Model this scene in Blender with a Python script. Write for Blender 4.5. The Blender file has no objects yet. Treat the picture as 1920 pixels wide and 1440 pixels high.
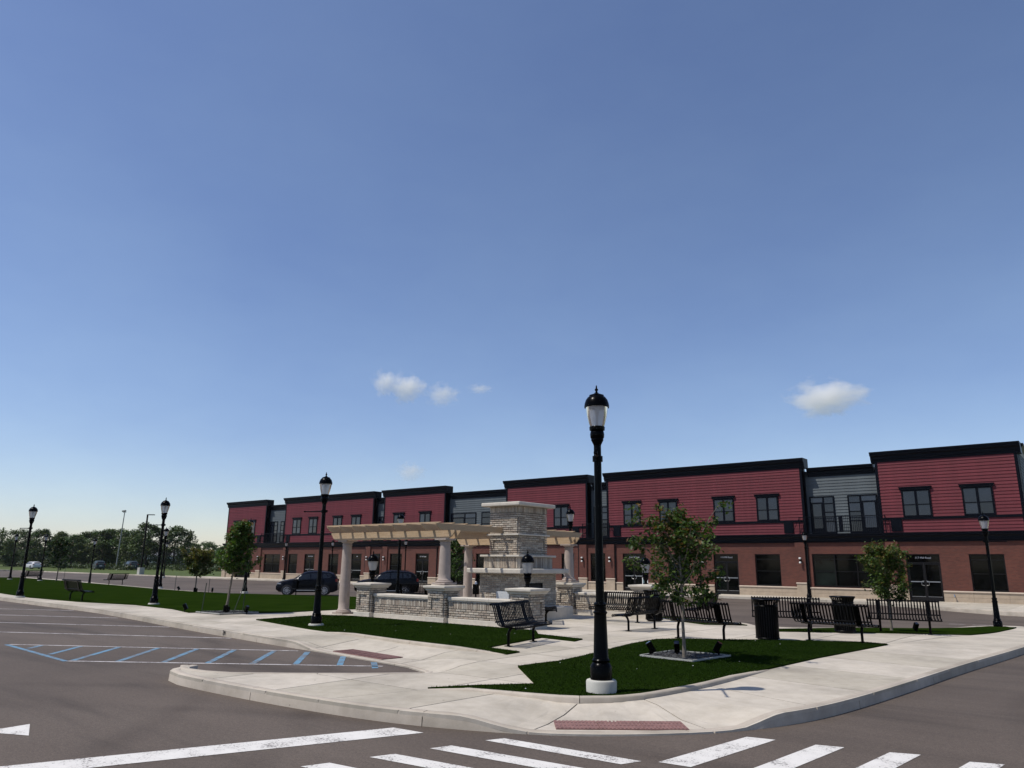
import bpy, bmesh, math, random
import numpy as np
from mathutils import Vector, Matrix
from mathutils.geometry import delaunay_2d_cdt

# ------------------------------------------------------------------ camera, world, sun, exposure
scene = bpy.context.scene
COL = scene.collection
cam_d = bpy.data.cameras.new('camera')
cam_d.sensor_width = 36.0
cam_d.lens = 1395.0 / 1920.0 * 36.0
cam_d.clip_start = 0.05
cam_d.clip_end = 9000
cam = bpy.data.objects.new('camera', cam_d)
COL.objects.link(cam)
cam.matrix_world = Matrix(((0.77826619, 0.14016386, 0.61209136, 0.0),
                           (0.62785202, -0.18949586, -0.75491268, 0.0),
                           (0.01017731, 0.97182581, -0.23548038, 1.85),
                           (0, 0, 0, 1)))
scene.camera = cam

SUN_DIR = Vector((-0.595 * 0.494, -0.804 * 0.494, 0.8695)).normalized()
world = bpy.data.worlds.new('World')
scene.world = world
world.use_nodes = True
wn = world.node_tree
wn.nodes.clear()
w_out = wn.nodes.new('ShaderNodeOutputWorld')
w_bg = wn.nodes.new('ShaderNodeBackground')
w_sky = wn.nodes.new('ShaderNodeTexSky')
w_sky.sky_type = 'NISHITA'
w_sky.sun_disc = False
w_sky.sun_elevation = math.asin(SUN_DIR.z)
w_sky.sun_rotation = math.atan2(SUN_DIR.x, SUN_DIR.y)
w_sky.altitude = 200
w_sky.air_density = 1.0
w_sky.dust_density = 0.45
w_sky.ozone_density = 4.0
w_bg.inputs['Strength'].default_value = 0.128
w_mul = wn.nodes.new('ShaderNodeMix')
w_mul.data_type = 'RGBA'
w_mul.blend_type = 'MULTIPLY'
w_mul.inputs[0].default_value = 1.0
w_mul.inputs[7].default_value = (1.05, 0.965, 1.0, 1.0)
wn.links.new(w_sky.outputs[0], w_mul.inputs[6])
w_tc = wn.nodes.new('ShaderNodeTexCoord')
w_map = wn.nodes.new('ShaderNodeMapping')
w_map.inputs['Scale'].default_value = (1.0, 1.0, 2.2)
w_noi = wn.nodes.new('ShaderNodeTexNoise')
w_noi.inputs['Scale'].default_value = 2.4
w_noi.inputs['Detail'].default_value = 6
w_noi.inputs['Roughness'].default_value = 0.6
w_rmp = wn.nodes.new('ShaderNodeValToRGB')
w_rmp.color_ramp.elements[0].position = 0.30
w_rmp.color_ramp.elements[0].color = (0.925, 0.94, 0.975, 1)
w_rmp.color_ramp.elements[1].position = 0.72
w_rmp.color_ramp.elements[1].color = (1.09, 1.075, 1.03, 1)
w_m2 = wn.nodes.new('ShaderNodeMix')
w_m2.data_type = 'RGBA'
w_m2.blend_type = 'MULTIPLY'
w_m2.inputs[0].default_value = 1.0
wn.links.new(w_tc.outputs['Generated'], w_map.inputs[0])
wn.links.new(w_map.outputs[0], w_noi.inputs['Vector'])
wn.links.new(w_noi.outputs[0], w_rmp.inputs[0])
wn.links.new(w_mul.outputs[2], w_m2.inputs[6])
wn.links.new(w_rmp.outputs[0], w_m2.inputs[7])
wn.links.new(w_m2.outputs[2], w_bg.inputs['Color'])
wn.links.new(w_bg.outputs[0], w_out.inputs['Surface'])

sun_d = bpy.data.lights.new('sun', 'SUN')
sun_d.energy = 4.3
sun_d.angle = math.radians(0.53)
sun_d.color = (1.0, 0.95, 0.88)
sun = bpy.data.objects.new('sun', sun_d)
COL.objects.link(sun)
sun.location = (-20, -20, 40)
sun.rotation_euler = SUN_DIR.to_track_quat('Z', 'Y').to_euler()

vs = scene.view_settings
vs.view_transform = 'Standard'
vs.look = 'None'
vs.exposure = 0.0
vs.gamma = 1.0
vs.use_curve_mapping = False
scene.render.engine = 'CYCLES'
scene.cycles.use_denoising = True
scene.cycles.max_bounces = 8
scene.cycles.transparent_max_bounces = 16
scene.cycles.volume_bounces = 6

random.seed(7)
rng = np.random.default_rng(11)
PI = math.pi

# ------------------------------------------------------------------ terrain
def ss(t):
    t = min(1.0, max(0.0, t))
    return t * t * (3 - 2 * t)

def T(y):                     # street grade: falls towards the back street, rises to the shops
    return -0.35 * ss((y - 21) / 12.0) + 0.15 * ss((y - 36) / 12.0)

def segdist(x, y, ax, ay, bx, by):
    dx, dy = bx - ax, by - ay
    t = max(0, min(1, ((x - ax) * dx + (y - ay) * dy) / (dx * dx + dy * dy)))
    return math.hypot(x - ax - t * dx, y - ay - t * dy)

def hs(x, y):                 # pavement height above the asphalt, dipping at the two kerb ramps
    d1 = segdist(x, y, -5.45, 7.55, -4.05, 8.62)
    d2 = segdist(x, y, -13.3, 10.55, -11.3, 10.25)
    d3 = segdist(x, y, -11.3, 10.3, -9.7, 9.6)
    d = 0.125 * max(ss((1.15 - d1) / 0.85), ss((1.5 - d2) / 1.1), ss((1.0 - d3) / 1.0))
    return 0.15 - d

def walk_z(x, y):
    return T(y) + hs(x, y)

# ------------------------------------------------------------------ materials
def new_mat(name):
    m = bpy.data.materials.new(name)
    m.use_nodes = True
    nt = m.node_tree
    return m, nt, nt.nodes['Principled BSDF'], nt.nodes['Material Output']

def N(nt, typ, **kw):
    n = nt.nodes.new(typ)
    for k, v in kw.items():
        if k in n.inputs:
            n.inputs[k].default_value = v
        else:
            setattr(n, k, v)
    return n

def coords(nt, kind='Object'):
    return nt.nodes.new('ShaderNodeTexCoord').outputs[kind]

def ramp(nt, src, stops):
    r = nt.nodes.new('ShaderNodeValToRGB')
    el = r.color_ramp.elements
    while len(el) < len(stops):
        el.new(0.5)
    for e, (p, c) in zip(el, stops):
        e.position = p
        e.color = (*c, 1) if len(c) == 3 else c
    nt.links.new(src, r.inputs[0])
    return r.outputs[0]

def mixc(nt, f, a, b, mode='MIX'):
    m = nt.nodes.new('ShaderNodeMix')
    m.data_type = 'RGBA'
    m.blend_type = mode
    for sock, v in ((m.inputs[0], f), (m.inputs[6], a), (m.inputs[7], b)):
        if isinstance(v, bpy.types.NodeSocket):
            nt.links.new(v, sock)
        elif isinstance(v, (int, float)):
            sock.default_value = v
        else:
            sock.default_value = (*v, 1)
    return m.outputs[2]

def bump(nt, bsdf, src, strength=0.3, dist=0.01):
    b = nt.nodes.new('ShaderNodeBump')
    b.inputs['Strength'].default_value = strength
    b.inputs['Distance'].default_value = dist
    nt.links.new(src, b.inputs['Height'])
    nt.links.new(b.outputs[0], bsdf.inputs['Normal'])

def noise(nt, vec, scale, detail=4, rough=0.55):
    n = nt.nodes.new('ShaderNodeTexNoise')
    n.inputs['Scale'].default_value = scale
    n.inputs['Detail'].default_value = detail
    n.inputs['Roughness'].default_value = rough
    nt.links.new(vec, n.inputs['Vector'])
    return n.outputs[0]

def plain(name, col, rough=0.6, var=0.12, scale=6.0, bmp=0.0, metallic=0.0, spec=0.5, kind='Object', per_obj=0.0):
    m, nt, b, o = new_mat(name)
    v = coords(nt, kind)
    n = noise(nt, v, scale)
    lo = tuple(c * (1 - var) for c in col)
    hi = tuple(min(1, c * (1 + var)) for c in col)
    c = ramp(nt, n, [(0.3, lo), (0.7, hi)])
    if per_obj:
        oi = nt.nodes.new('ShaderNodeObjectInfo')
        k = ramp(nt, oi.outputs['Random'], [(0, (1 - per_obj,) * 3), (1, (1 + per_obj,) * 3)])
        c = mixc(nt, 1.0, c, k, 'MULTIPLY')
    nt.links.new(c, b.inputs['Base Color'])
    b.inputs['Roughness'].default_value = rough
    b.inputs['Metallic'].default_value = metallic
    b.inputs['Specular IOR Level'].default_value = spec
    if bmp:
        bump(nt, b, noise(nt, v, scale * 6, 5), bmp, 0.01)
    return m

TYRE_ARCS = [(-24.0, -9.0, 20.2, 0.30), (-24.0, -9.0, 21.9, 0.32), (-3.0, -6.0, 13.2, 0.28), (-3.0, -6.0, 14.9, 0.30), (14.0, 14.0, 15.4, 0.35), (14.0, 14.0, 13.6, 0.35)]
M = {}
def mats():
    # asphalt
    m, nt, b, o = new_mat('asphalt')
    v = coords(nt)
    big = noise(nt, v, 0.16, 5, 0.6)
    mp = N(nt, 'ShaderNodeMapping')
    mp.inputs['Rotation'].default_value = (0, 0, 0.7)
    mp.inputs['Scale'].default_value = (0.12, 1.1, 1)
    nt.links.new(v, mp.inputs[0])
    streak = noise(nt, mp.outputs[0], 0.9, 4, 0.6)
    fine = noise(nt, v, 90, 3, 0.7)
    vor = N(nt, 'ShaderNodeTexVoronoi')
    vor.inputs['Scale'].default_value = 55
    nt.links.new(v, vor.inputs['Vector'])
    c1 = ramp(nt, big, [(0.28, (0.076, 0.059, 0.047)), (0.5, (0.101, 0.079, 0.063)), (0.75, (0.130, 0.104, 0.084))])
    c2 = mixc(nt, 1.0, c1, ramp(nt, streak, [(0.34, (0.70, 0.70, 0.70)), (0.47, (0.97, 0.97, 0.97)), (0.66, (1.10, 1.10, 1.10))]), 'MULTIPLY')
    msk = noise(nt, v, 0.5, 3)
    for cx_, cy_, r_, w_ in TYRE_ARCS:
        sub = N(nt, 'ShaderNodeVectorMath', operation='DISTANCE'); sub.inputs[1].default_value = (cx_, cy_, 0)
        flat = N(nt, 'ShaderNodeVectorMath', operation='MULTIPLY'); flat.inputs[1].default_value = (1, 1, 0)
        nt.links.new(v, flat.inputs[0]); nt.links.new(flat.outputs[0], sub.inputs[0])
        df = N(nt, 'ShaderNodeMath', operation='SUBTRACT'); nt.links.new(sub.outputs['Value'], df.inputs[0]); df.inputs[1].default_value = r_
        ab_ = N(nt, 'ShaderNodeMath', operation='ABSOLUTE'); nt.links.new(df.outputs[0], ab_.inputs[0])
        dv = N(nt, 'ShaderNodeMath', operation='DIVIDE'); nt.links.new(ab_.outputs[0], dv.inputs[0]); dv.inputs[1].default_value = w_
        band = ramp(nt, dv.outputs[0], [(0.0, (0.80, 0.79, 0.78)), (0.5, (0.88, 0.88, 0.88)), (1.0, (1, 1, 1))])
        band = mixc(nt, ramp(nt, msk, [(0.35, (0, 0, 0)), (0.55, (1, 1, 1))]), (1, 1, 1), band)
        c2 = mixc(nt, 1.0, c2, band, 'MULTIPLY')
    c3 = mixc(nt, 1.0, c2, ramp(nt, fine, [(0.30, (0.62, 0.62, 0.62)), (0.55, (1, 1, 1)), (0.72, (1.45, 1.42, 1.38))]), 'MULTIPLY')
    c3 = mixc(nt, 1.0, c3, ramp(nt, noise(nt, v, 16, 4, 0.7), [(0.3, (0.84, 0.84, 0.84)), (0.7, (1.13, 1.13, 1.13))]), 'MULTIPLY')
    c3 = mixc(nt, 1.0, c3, ramp(nt, noise(nt, v, 42, 3, 0.8), [(0.3, (0.72, 0.72, 0.72)), (0.52, (1, 1, 1)), (0.72, (1.30, 1.28, 1.25))]), 'MULTIPLY')
    vor2 = N(nt, 'ShaderNodeTexVoronoi')
    vor2.inputs['Scale'].default_value = 6
    nt.links.new(v, vor2.inputs['Vector'])
    spk = ramp(nt, vor2.outputs['Distance'], [(0.0, (0.55, 0.5, 0.45)), (0.035, (0.0, 0.0, 0.0))])
    c4 = mixc(nt, 0.45, c3, spk, 'ADD')
    nt.links.new(c4, b.inputs['Base Color'])
    b.inputs['Roughness'].default_value = 0.85
    b.inputs['Specular IOR Level'].default_value = 0.3
    bump(nt, b, fine, 0.35, 0.006)
    M['asphalt'] = m

    # concrete
    def conc(name, col, per_obj=0.06, stain=0.30):
        m, nt, b, o = new_mat(name)
        v = coords(nt)
        big = noise(nt, v, 0.7, 6, 0.65)
        med = noise(nt, v, 5, 5, 0.6)
        fine = noise(nt, v, 140, 3, 0.7)
        c = ramp(nt, big, [(0.28, tuple(k * (1 - stain) for k in col)), (0.55, col), (0.8, tuple(k * 1.06 for k in col))])
        c = mixc(nt, 1.0, c, ramp(nt, med, [(0.3, (0.90, 0.89, 0.87)), (0.65, (1.03, 1.03, 1.03))]), 'MULTIPLY')
        c = mixc(nt, 1.0, c, ramp(nt, fine, [(0.3, (0.9, 0.9, 0.9)), (0.7, (1.06, 1.06, 1.06))]), 'MULTIPLY')
        oi = nt.nodes.new('ShaderNodeObjectInfo')
        k = ramp(nt, oi.outputs['Random'], [(0, (1 - per_obj, 1 - per_obj, 1 - per_obj * 1.3)), (1, (1 + per_obj,) * 3)])
        c = mixc(nt, 1.0, c, k, 'MULTIPLY')
        vor = N(nt, 'ShaderNodeTexVoronoi')
        vor.inputs['Scale'].default_value = 2.6
        nt.links.new(v, vor.inputs['Vector'])
        sp = ramp(nt, vor.outputs['Distance'], [(0.0, (0.25, 0.23, 0.2)), (0.03, (0.3, 0.28, 0.26)), (0.045, (1, 1, 1))])
        c = mixc(nt, 0.8, c, sp, 'MULTIPLY')
        nt.links.new(c, b.inputs['Base Color'])
        b.inputs['Roughness'].default_value = 0.82
        b.inputs['Specular IOR Level'].default_value = 0.25
        bump(nt, b, fine, 0.25, 0.004)
        return m
    M['concrete'] = conc('concrete_paving', (0.468, 0.420, 0.350), 0.10)
    M['kerb'] = conc('concrete_kerb', (0.42, 0.368, 0.305), 0.08, 0.34)
    M['footing'] = conc('concrete_footing', (0.50, 0.49, 0.44), 0.04, 0.3)
    M['joint'] = plain('joint_sand', (0.16, 0.14, 0.12), 0.95, 0.3, 8)

    # turf
    m, nt, b, o = new_mat('turf')
    v = coords(nt)
    n1 = noise(nt, v, 0.8, 4)
    n2 = noise(nt, v, 60, 4, 0.7)
    c = ramp(nt, n1, [(0.3, (0.0088, 0.0205, 0.0024)), (0.7, (0.0155, 0.0300, 0.0042))])
    c = mixc(nt, 1.0, c, ramp(nt, n2, [(0.3, (0.55, 0.6, 0.55)), (0.7, (1.35, 1.3, 1.2))]), 'MULTIPLY')
    nt.links.new(c, b.inputs['Base Color'])
    b.inputs['Roughness'].default_value = 1.0
    b.inputs['Specular IOR Level'].default_value = 0.0
    bump(nt, b, n2, 0.8, 0.02)
    M['turf'] = m
    M['blade'] = plain('turf_blade', (0.0115, 0.0250, 0.0032), 0.8, 0.2, 9, spec=0.03)

    # meadow far behind
    m, nt, b, o = new_mat('meadow')
    v = coords(nt)
    n1 = noise(nt, v, 0.05, 5)
    n2 = noise(nt, v, 2.0, 5, 0.7)
    c = ramp(nt, n1, [(0.3, (0.055, 0.080, 0.022)), (0.6, (0.085, 0.108, 0.034)), (0.8, (0.110, 0.115, 0.046))])
    c = mixc(nt, 1.0, c, ramp(nt, n2, [(0.3, (0.7, 0.7, 0.7)), (0.7, (1.2, 1.2, 1.2))]), 'MULTIPLY')
    nt.links.new(c, b.inputs['Base Color'])
    b.inputs['Roughness'].default_value = 0.95
    b.inputs['Specular IOR Level'].default_value = 0.1
    M['meadow'] = m

    # road paints (worn)
    def paint(name, col, wear=0.5):
        m, nt, b, o = new_mat(name)
        v = coords(nt)
        n = noise(nt, v, 34, 6, 0.75)
        n2 = noise(nt, v, 3.0, 4, 0.6)
        mm = N(nt, 'ShaderNodeMath', operation='ADD')
        nt.links.new(n, mm.inputs[0])
        mu = N(nt, 'ShaderNodeMath', operation='MULTIPLY')
        nt.links.new(n2, mu.inputs[0]); mu.inputs[1].default_value = 0.55
        nt.links.new(mu.outputs[0], mm.inputs[1])
        f = ramp(nt, mm.outputs[0], [(wear - 0.03, (0, 0, 0)), (wear + 0.05, (1, 1, 1))])
        c = mixc(nt, f, (0.14, 0.12, 0.11), col)
        c = mixc(nt, 1.0, c, ramp(nt, n2, [(0.3, (0.86, 0.86, 0.86)), (0.7, (1.02, 1.02, 1.02))]), 'MULTIPLY')
        nt.links.new(c, b.inputs['Base Color'])
        b.inputs['Roughness'].default_value = 0.75
        return m
    M['paint_white'] = paint('paint_white', (0.64, 0.615, 0.57), 0.665)
    M['paint_worn'] = paint('paint_white_worn', (0.46, 0.43, 0.41), 0.72)
    M['paint_blue'] = paint('paint_blue', (0.10, 0.225, 0.33), 0.735)

    # tactile brick-red plates
    M['tactile'] = plain('tactile_red', (0.20, 0.105, 0.092), 0.8, 0.22, 12, 0.2)

    # metals
    M['black_metal'] = plain('black_metal', (0.0012, 0.0013, 0.0015), 0.24, 0.2, 8, spec=0.06)
    M['bench_metal'] = plain('bench_metal', (0.0014, 0.0013, 0.0014), 0.34, 0.2, 10, spec=0.07)
    M['steel'] = plain('steel', (0.55, 0.55, 0.55), 0.3, 0.06, 9, metallic=1.0)
    M['trim'] = plain('dark_trim', (0.0028, 0.0037, 0.0068), 0.36, 0.15, 3, spec=0.08)
    M['bronze'] = plain('dark_bronze', (0.006, 0.005, 0.005), 0.4, 0.15, 3, spec=0.25)
    M['gal'] = plain('galvanised_pole', (0.22, 0.23, 0.22), 0.55, 0.15, 3)
    M['rubber'] = plain('tyre_rubber', (0.014, 0.014, 0.014), 0.8, 0.2, 20)

    # red / grey fibre cement boards
    M['red_board'] = plain('red_siding', (0.124, 0.0225, 0.0285), 0.62, 0.12, 2.5, 0.08, spec=0.25, per_obj=0.09)
    M['grey_board'] = plain('grey_siding', (0.085, 0.100, 0.105), 0.62, 0.10, 2.5, 0.08, spec=0.3, per_obj=0.05)
    M['red_core'] = plain('red_backing', (0.10, 0.022, 0.028), 0.8, 0.1, 2)
    M['grey_core'] = plain('grey_backing', (0.05, 0.058, 0.06), 0.8, 0.1, 2)

    # building brick
    m, nt, b, o = new_mat('red_brick')
    v = coords(nt)
    sx = N(nt, 'ShaderNodeSeparateXYZ'); nt.links.new(v, sx.inputs[0])
    ad = N(nt, 'ShaderNodeMath', operation='ADD'); nt.links.new(sx.outputs[0], ad.inputs[0]); nt.links.new(sx.outputs[1], ad.inputs[1])
    cx = N(nt, 'ShaderNodeCombineXYZ'); nt.links.new(ad.outputs[0], cx.inputs[0]); nt.links.new(sx.outputs[2], cx.inputs[1])
    br = N(nt, 'ShaderNodeTexBrick')
    br.inputs['Scale'].default_value = 1.0
    br.inputs['Brick Width'].default_value = 0.215
    br.inputs['Row Height'].default_value = 0.077
    br.inputs['Mortar Size'].default_value = 0.006
    br.inputs['Color1'].default_value = (0.088, 0.0240, 0.0150, 1)
    br.inputs['Color2'].default_value = (0.122, 0.0345, 0.0210, 1)
    br.inputs['Mortar'].default_value = (0.078, 0.043, 0.032, 1)
    nt.links.new(cx.outputs[0], br.inputs['Vector'])
    c = mixc(nt, 1.0, br.outputs['Color'], ramp(nt, noise(nt, v, 1.2, 5), [(0.3, (0.85, 0.85, 0.85)), (0.7, (1.12, 1.1, 1.08))]), 'MULTIPLY')
    nt.links.new(c, b.inputs['Base Color'])
    b.inputs['Roughness'].default_value = 0.85
    iv = N(nt, 'ShaderNodeMath', operation='SUBTRACT'); iv.inputs[0].default_value = 1.0
    nt.links.new(br.outputs['Fac'], iv.inputs[1])
    bump(nt, b, iv.outputs[0], 0.6, 0.008)
    M['brick'] = m
    M['base_stone'] = plain('base_stone', (0.36, 0.285, 0.205), 0.8, 0.12, 3, 0.2, per_obj=0.04)
    M['base_cap'] = plain('base_cap_stone', (0.44, 0.36, 0.28), 0.75, 0.08, 3, 0.1)

    # vertex coloured grey veneer brick
    m, nt, b, o = new_mat('grey_veneer_brick')
    at = N(nt, 'ShaderNodeAttribute'); at.attribute_name = 'col'
    v = coords(nt)
    c = mixc(nt, 1.0, at.outputs['Color'], ramp(nt, noise(nt, v, 22, 5, 0.7), [(0.25, (0.72, 0.71, 0.70)), (0.7, (1.15, 1.14, 1.12))]), 'MULTIPLY')
    nt.links.new(c, b.inputs['Base Color'])
    b.inputs['Roughness'].default_value = 0.9
    bump(nt, b, noise(nt, v, 70, 4, 0.7), 0.5, 0.008)
    M['veneer'] = m
    M['mortar'] = plain('mortar', (0.44, 0.405, 0.345), 0.95, 0.15, 12, 0.2)
    M['cast_stone'] = plain('cast_stone', (0.52, 0.475, 0.40), 0.8, 0.09, 5, 0.15, per_obj=0.04)
    M['column'] = plain('column_stone', (0.36, 0.295, 0.25), 0.8, 0.09, 7, 0.12)
    M['dark_inside'] = plain('dark_inside_paint', (0.012, 0.011, 0.010), 0.9, 0.3, 9)  # near-black colour for the unlit shop interior and the firebox plate
    M['panel_pale'] = plain('pale_panel', (0.50, 0.52, 0.53), 0.5, 0.05, 4)

    # wood
    m, nt, b, o = new_mat('pergola_wood')
    v = coords(nt)
    mp = N(nt, 'ShaderNodeMapping'); mp.inputs['Scale'].default_value = (1.2, 18, 18)
    nt.links.new(v, mp.inputs[0])
    n = noise(nt, mp.outputs[0], 2.0, 5, 0.65)
    c = ramp(nt, n, [(0.25, (0.30, 0.205, 0.115)), (0.5, (0.44, 0.325, 0.20)), (0.8, (0.52, 0.405, 0.275))])
    oi = nt.nodes.new('ShaderNodeObjectInfo')
    c = mixc(nt, 1.0, c, ramp(nt, oi.outputs['Random'], [(0, (0.88, 0.86, 0.84)), (1, (1.06, 1.04, 1.02))]), 'MULTIPLY')
    nt.links.new(c, b.inputs['Base Color'])
    b.inputs['Roughness'].default_value = 0.7
    bump(nt, b, n, 0.2, 0.004)
    M['wood'] = m
    M['bark'] = plain('bark', (0.16, 0.135, 0.105), 0.9, 0.3, 14, 0.5)
    M['bark_dark'] = plain('bark_dark', (0.05, 0.042, 0.033), 0.95, 0.3, 3, 0.3)
    M['stake'] = plain('green_stake', (0.03, 0.04, 0.03), 0.7, 0.2, 10)
    M['mulch'] = plain('dark_mulch', (0.045, 0.045, 0.045), 0.95, 0.6, 25, 0.8)
    M['edging'] = plain('pale_edging', (0.34, 0.34, 0.31), 0.7, 0.08, 8)

    # foliage
    def leaf(name, trans=0.35, gain=1.0):
        m, nt, b, o = new_mat(name)
        at = N(nt, 'ShaderNodeAttribute'); at.attribute_name = 'col'
        nt.links.new(at.outputs['Color'], b.inputs['Base Color'])
        b.inputs['Roughness'].default_value = 0.5
        b.inputs['Specular IOR Level'].default_value = 0.25
        tr = N(nt, 'ShaderNodeBsdfTranslucent')
        mul = mixc(nt, 1.0, at.outputs['Color'], (1.3, 1.35, 0.6), 'MULTIPLY')
        nt.links.new(mul, tr.inputs['Color'])
        mx = N(nt, 'ShaderNodeMixShader'); mx.inputs[0].default_value = trans
        nt.links.new(b.outputs[0], mx.inputs[1]); nt.links.new(tr.outputs[0], mx.inputs[2])
        nt.links.new(mx.outputs[0], o.inputs['Surface'])
        return m
    M['leaf'] = leaf('leaf', 0.30)
    M['leaf_far'] = leaf('leaf_far', 0.15)

    # glass
    m, nt, b, o = new_mat('window_glass')
    v = coords(nt)
    nt.links.new(ramp(nt, noise(nt, v, 0.5, 2), [(0.3, (0.008, 0.011, 0.018)), (0.7, (0.016, 0.021, 0.033))]), b.inputs['Base Color'])
    oi = nt.nodes.new('ShaderNodeObjectInfo')
    src = b.inputs['Base Color'].links[0].from_socket
    nt.links.new(mixc(nt, 1.0, src, ramp(nt, oi.outputs['Random'], [(0, (0.4, 0.4, 0.4)), (0.7, (1.1, 1.1, 1.1)), (1, (2.2, 2.2, 2.1))]), 'MULTIPLY'), b.inputs['Base Color'])
    b.inputs['Roughness'].default_value = 0.04
    b.inputs['IOR'].default_value = 1.52
    b.inputs['Coat Weight'].default_value = 0.15
    b.inputs['Coat Roughness'].default_value = 0.02
    bump(nt, b, noise(nt, v, 1.1, 2), 0.03, 0.02)
    M['glass'] = m
    m, nt, b, o = new_mat('shop_glass')
    v = coords(nt)
    nt.links.new(ramp(nt, noise(nt, v, 0.7, 3), [(0.35, (0.0008, 0.0008, 0.0008)), (0.75, (0.0035, 0.005, 0.0045))]), b.inputs['Base Color'])
    oi = nt.nodes.new('ShaderNodeObjectInfo')
    src = b.inputs['Base Color'].links[0].from_socket
    nt.links.new(mixc(nt, 1.0, src, ramp(nt, oi.outputs['Random'], [(0, (0.5, 0.5, 0.5)), (0.75, (1.2, 1.2, 1.2)), (1, (5.0, 5.5, 5.2))]), 'MULTIPLY'), b.inputs['Base Color'])
    b.inputs['Roughness'].default_value = 0.05
    b.inputs['Specular IOR Level'].default_value = 0.16
    M['shop_glass'] = m
    m, nt, b, o = new_mat('car_glass')
    b.inputs['Base Color'].default_value = (0.008, 0.010, 0.012, 1)
    b.inputs['Roughness'].default_value = 0.05
    nt.links.new(ramp(nt, noise(nt, coords(nt), 3, 2), [(0.3, (0.006, 0.007, 0.009)), (0.7, (0.012, 0.014, 0.017))]), b.inputs['Base Color'])
    M['car_glass'] = m

    # lamp globe: clear ribbed acrylic with a milky tint
    m, nt, b, o = new_mat('globe_acrylic')
    v = coords(nt)
    dif = N(nt, 'ShaderNodeBsdfTranslucent'); dif.inputs['Color'].default_value = (0.75, 0.75, 0.74, 1)
    df2 = N(nt, 'ShaderNodeBsdfDiffuse')
    nt.links.new(ramp(nt, noise(nt, v, 5, 2), [(0.3, (0.60, 0.60, 0.60)), (0.7, (0.70, 0.70, 0.69))]), df2.inputs['Color'])
    tr = N(nt, 'ShaderNodeBsdfTransparent'); tr.inputs['Color'].default_value = (0.93, 0.95, 0.96, 1)
    gl = N(nt, 'ShaderNodeBsdfGlossy'); gl.inputs['Roughness'].default_value = 0.15
    m1 = N(nt, 'ShaderNodeMixShader'); m1.inputs[0].default_value = 0.5
    nt.links.new(dif.outputs[0], m1.inputs[1]); nt.links.new(df2.outputs[0], m1.inputs[2])
    m2 = N(nt, 'ShaderNodeMixShader'); m2.inputs[0].default_value = 0.30
    nt.links.new(m1.outputs[0], m2.inputs[1]); nt.links.new(tr.outputs[0], m2.inputs[2])
    fr = N(nt, 'ShaderNodeFresnel'); fr.inputs[0].default_value = 1.4
    m3 = N(nt, 'ShaderNodeMixShader')
    nt.links.new(fr.outputs[0], m3.inputs[0]); nt.links.new(m2.outputs[0], m3.inputs[1]); nt.links.new(gl.outputs[0], m3.inputs[2])
    nt.links.new(m3.outputs[0], o.inputs['Surface'])
    M['globe'] = m
    M['white_lens'] = plain('white_lens', (0.75, 0.75, 0.72), 0.4, 0.04, 5)
    M['letter'] = plain('white_letter', (0.70, 0.70, 0.70), 0.6, 0.04, 5)
    M['poster'] = plain('poster_print', (0.10, 0.16, 0.17), 0.5, 0.9, 9)

    def carpaint(name, col, rough=0.25):
        m, nt, b, o = new_mat(name)
        nt.links.new(ramp(nt, noise(nt, coords(nt), 4, 3), [(0.3, tuple(c * 0.9 for c in col)), (0.7, tuple(c * 1.1 for c in col))]), b.inputs['Base Color'])
        b.inputs['Roughness'].default_value = rough
        b.inputs['Specular IOR Level'].default_value = 0.12
        b.inputs['Coat Weight'].default_value = 0.06
        b.inputs['Coat Roughness'].default_value = 0.06
        return m
    M['paint_navy'] = carpaint('car_paint_navy', (0.003, 0.0035, 0.007))
    M['paint_black'] = carpaint('car_paint_black', (0.002, 0.002, 0.0025))
    M['paint_wcar'] = carpaint('car_paint_white', (0.55, 0.55, 0.55), 0.4)
    M['paint_green'] = carpaint('car_paint_grey_green', (0.035, 0.045, 0.045), 0.35)
    M['red_lens'] = plain('red_lens', (0.16, 0.008, 0.008), 0.2, 0.05, 4)
    M['rim'] = plain('alloy_rim', (0.42, 0.43, 0.45), 0.3, 0.05, 8, metallic=0.9)
    M['white_wall'] = plain('white_render', (0.62, 0.60, 0.56), 0.8, 0.06, 1)
    M['roof_grey'] = plain('roof_grey', (0.12, 0.12, 0.13), 0.9, 0.1, 1)
mats()

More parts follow.
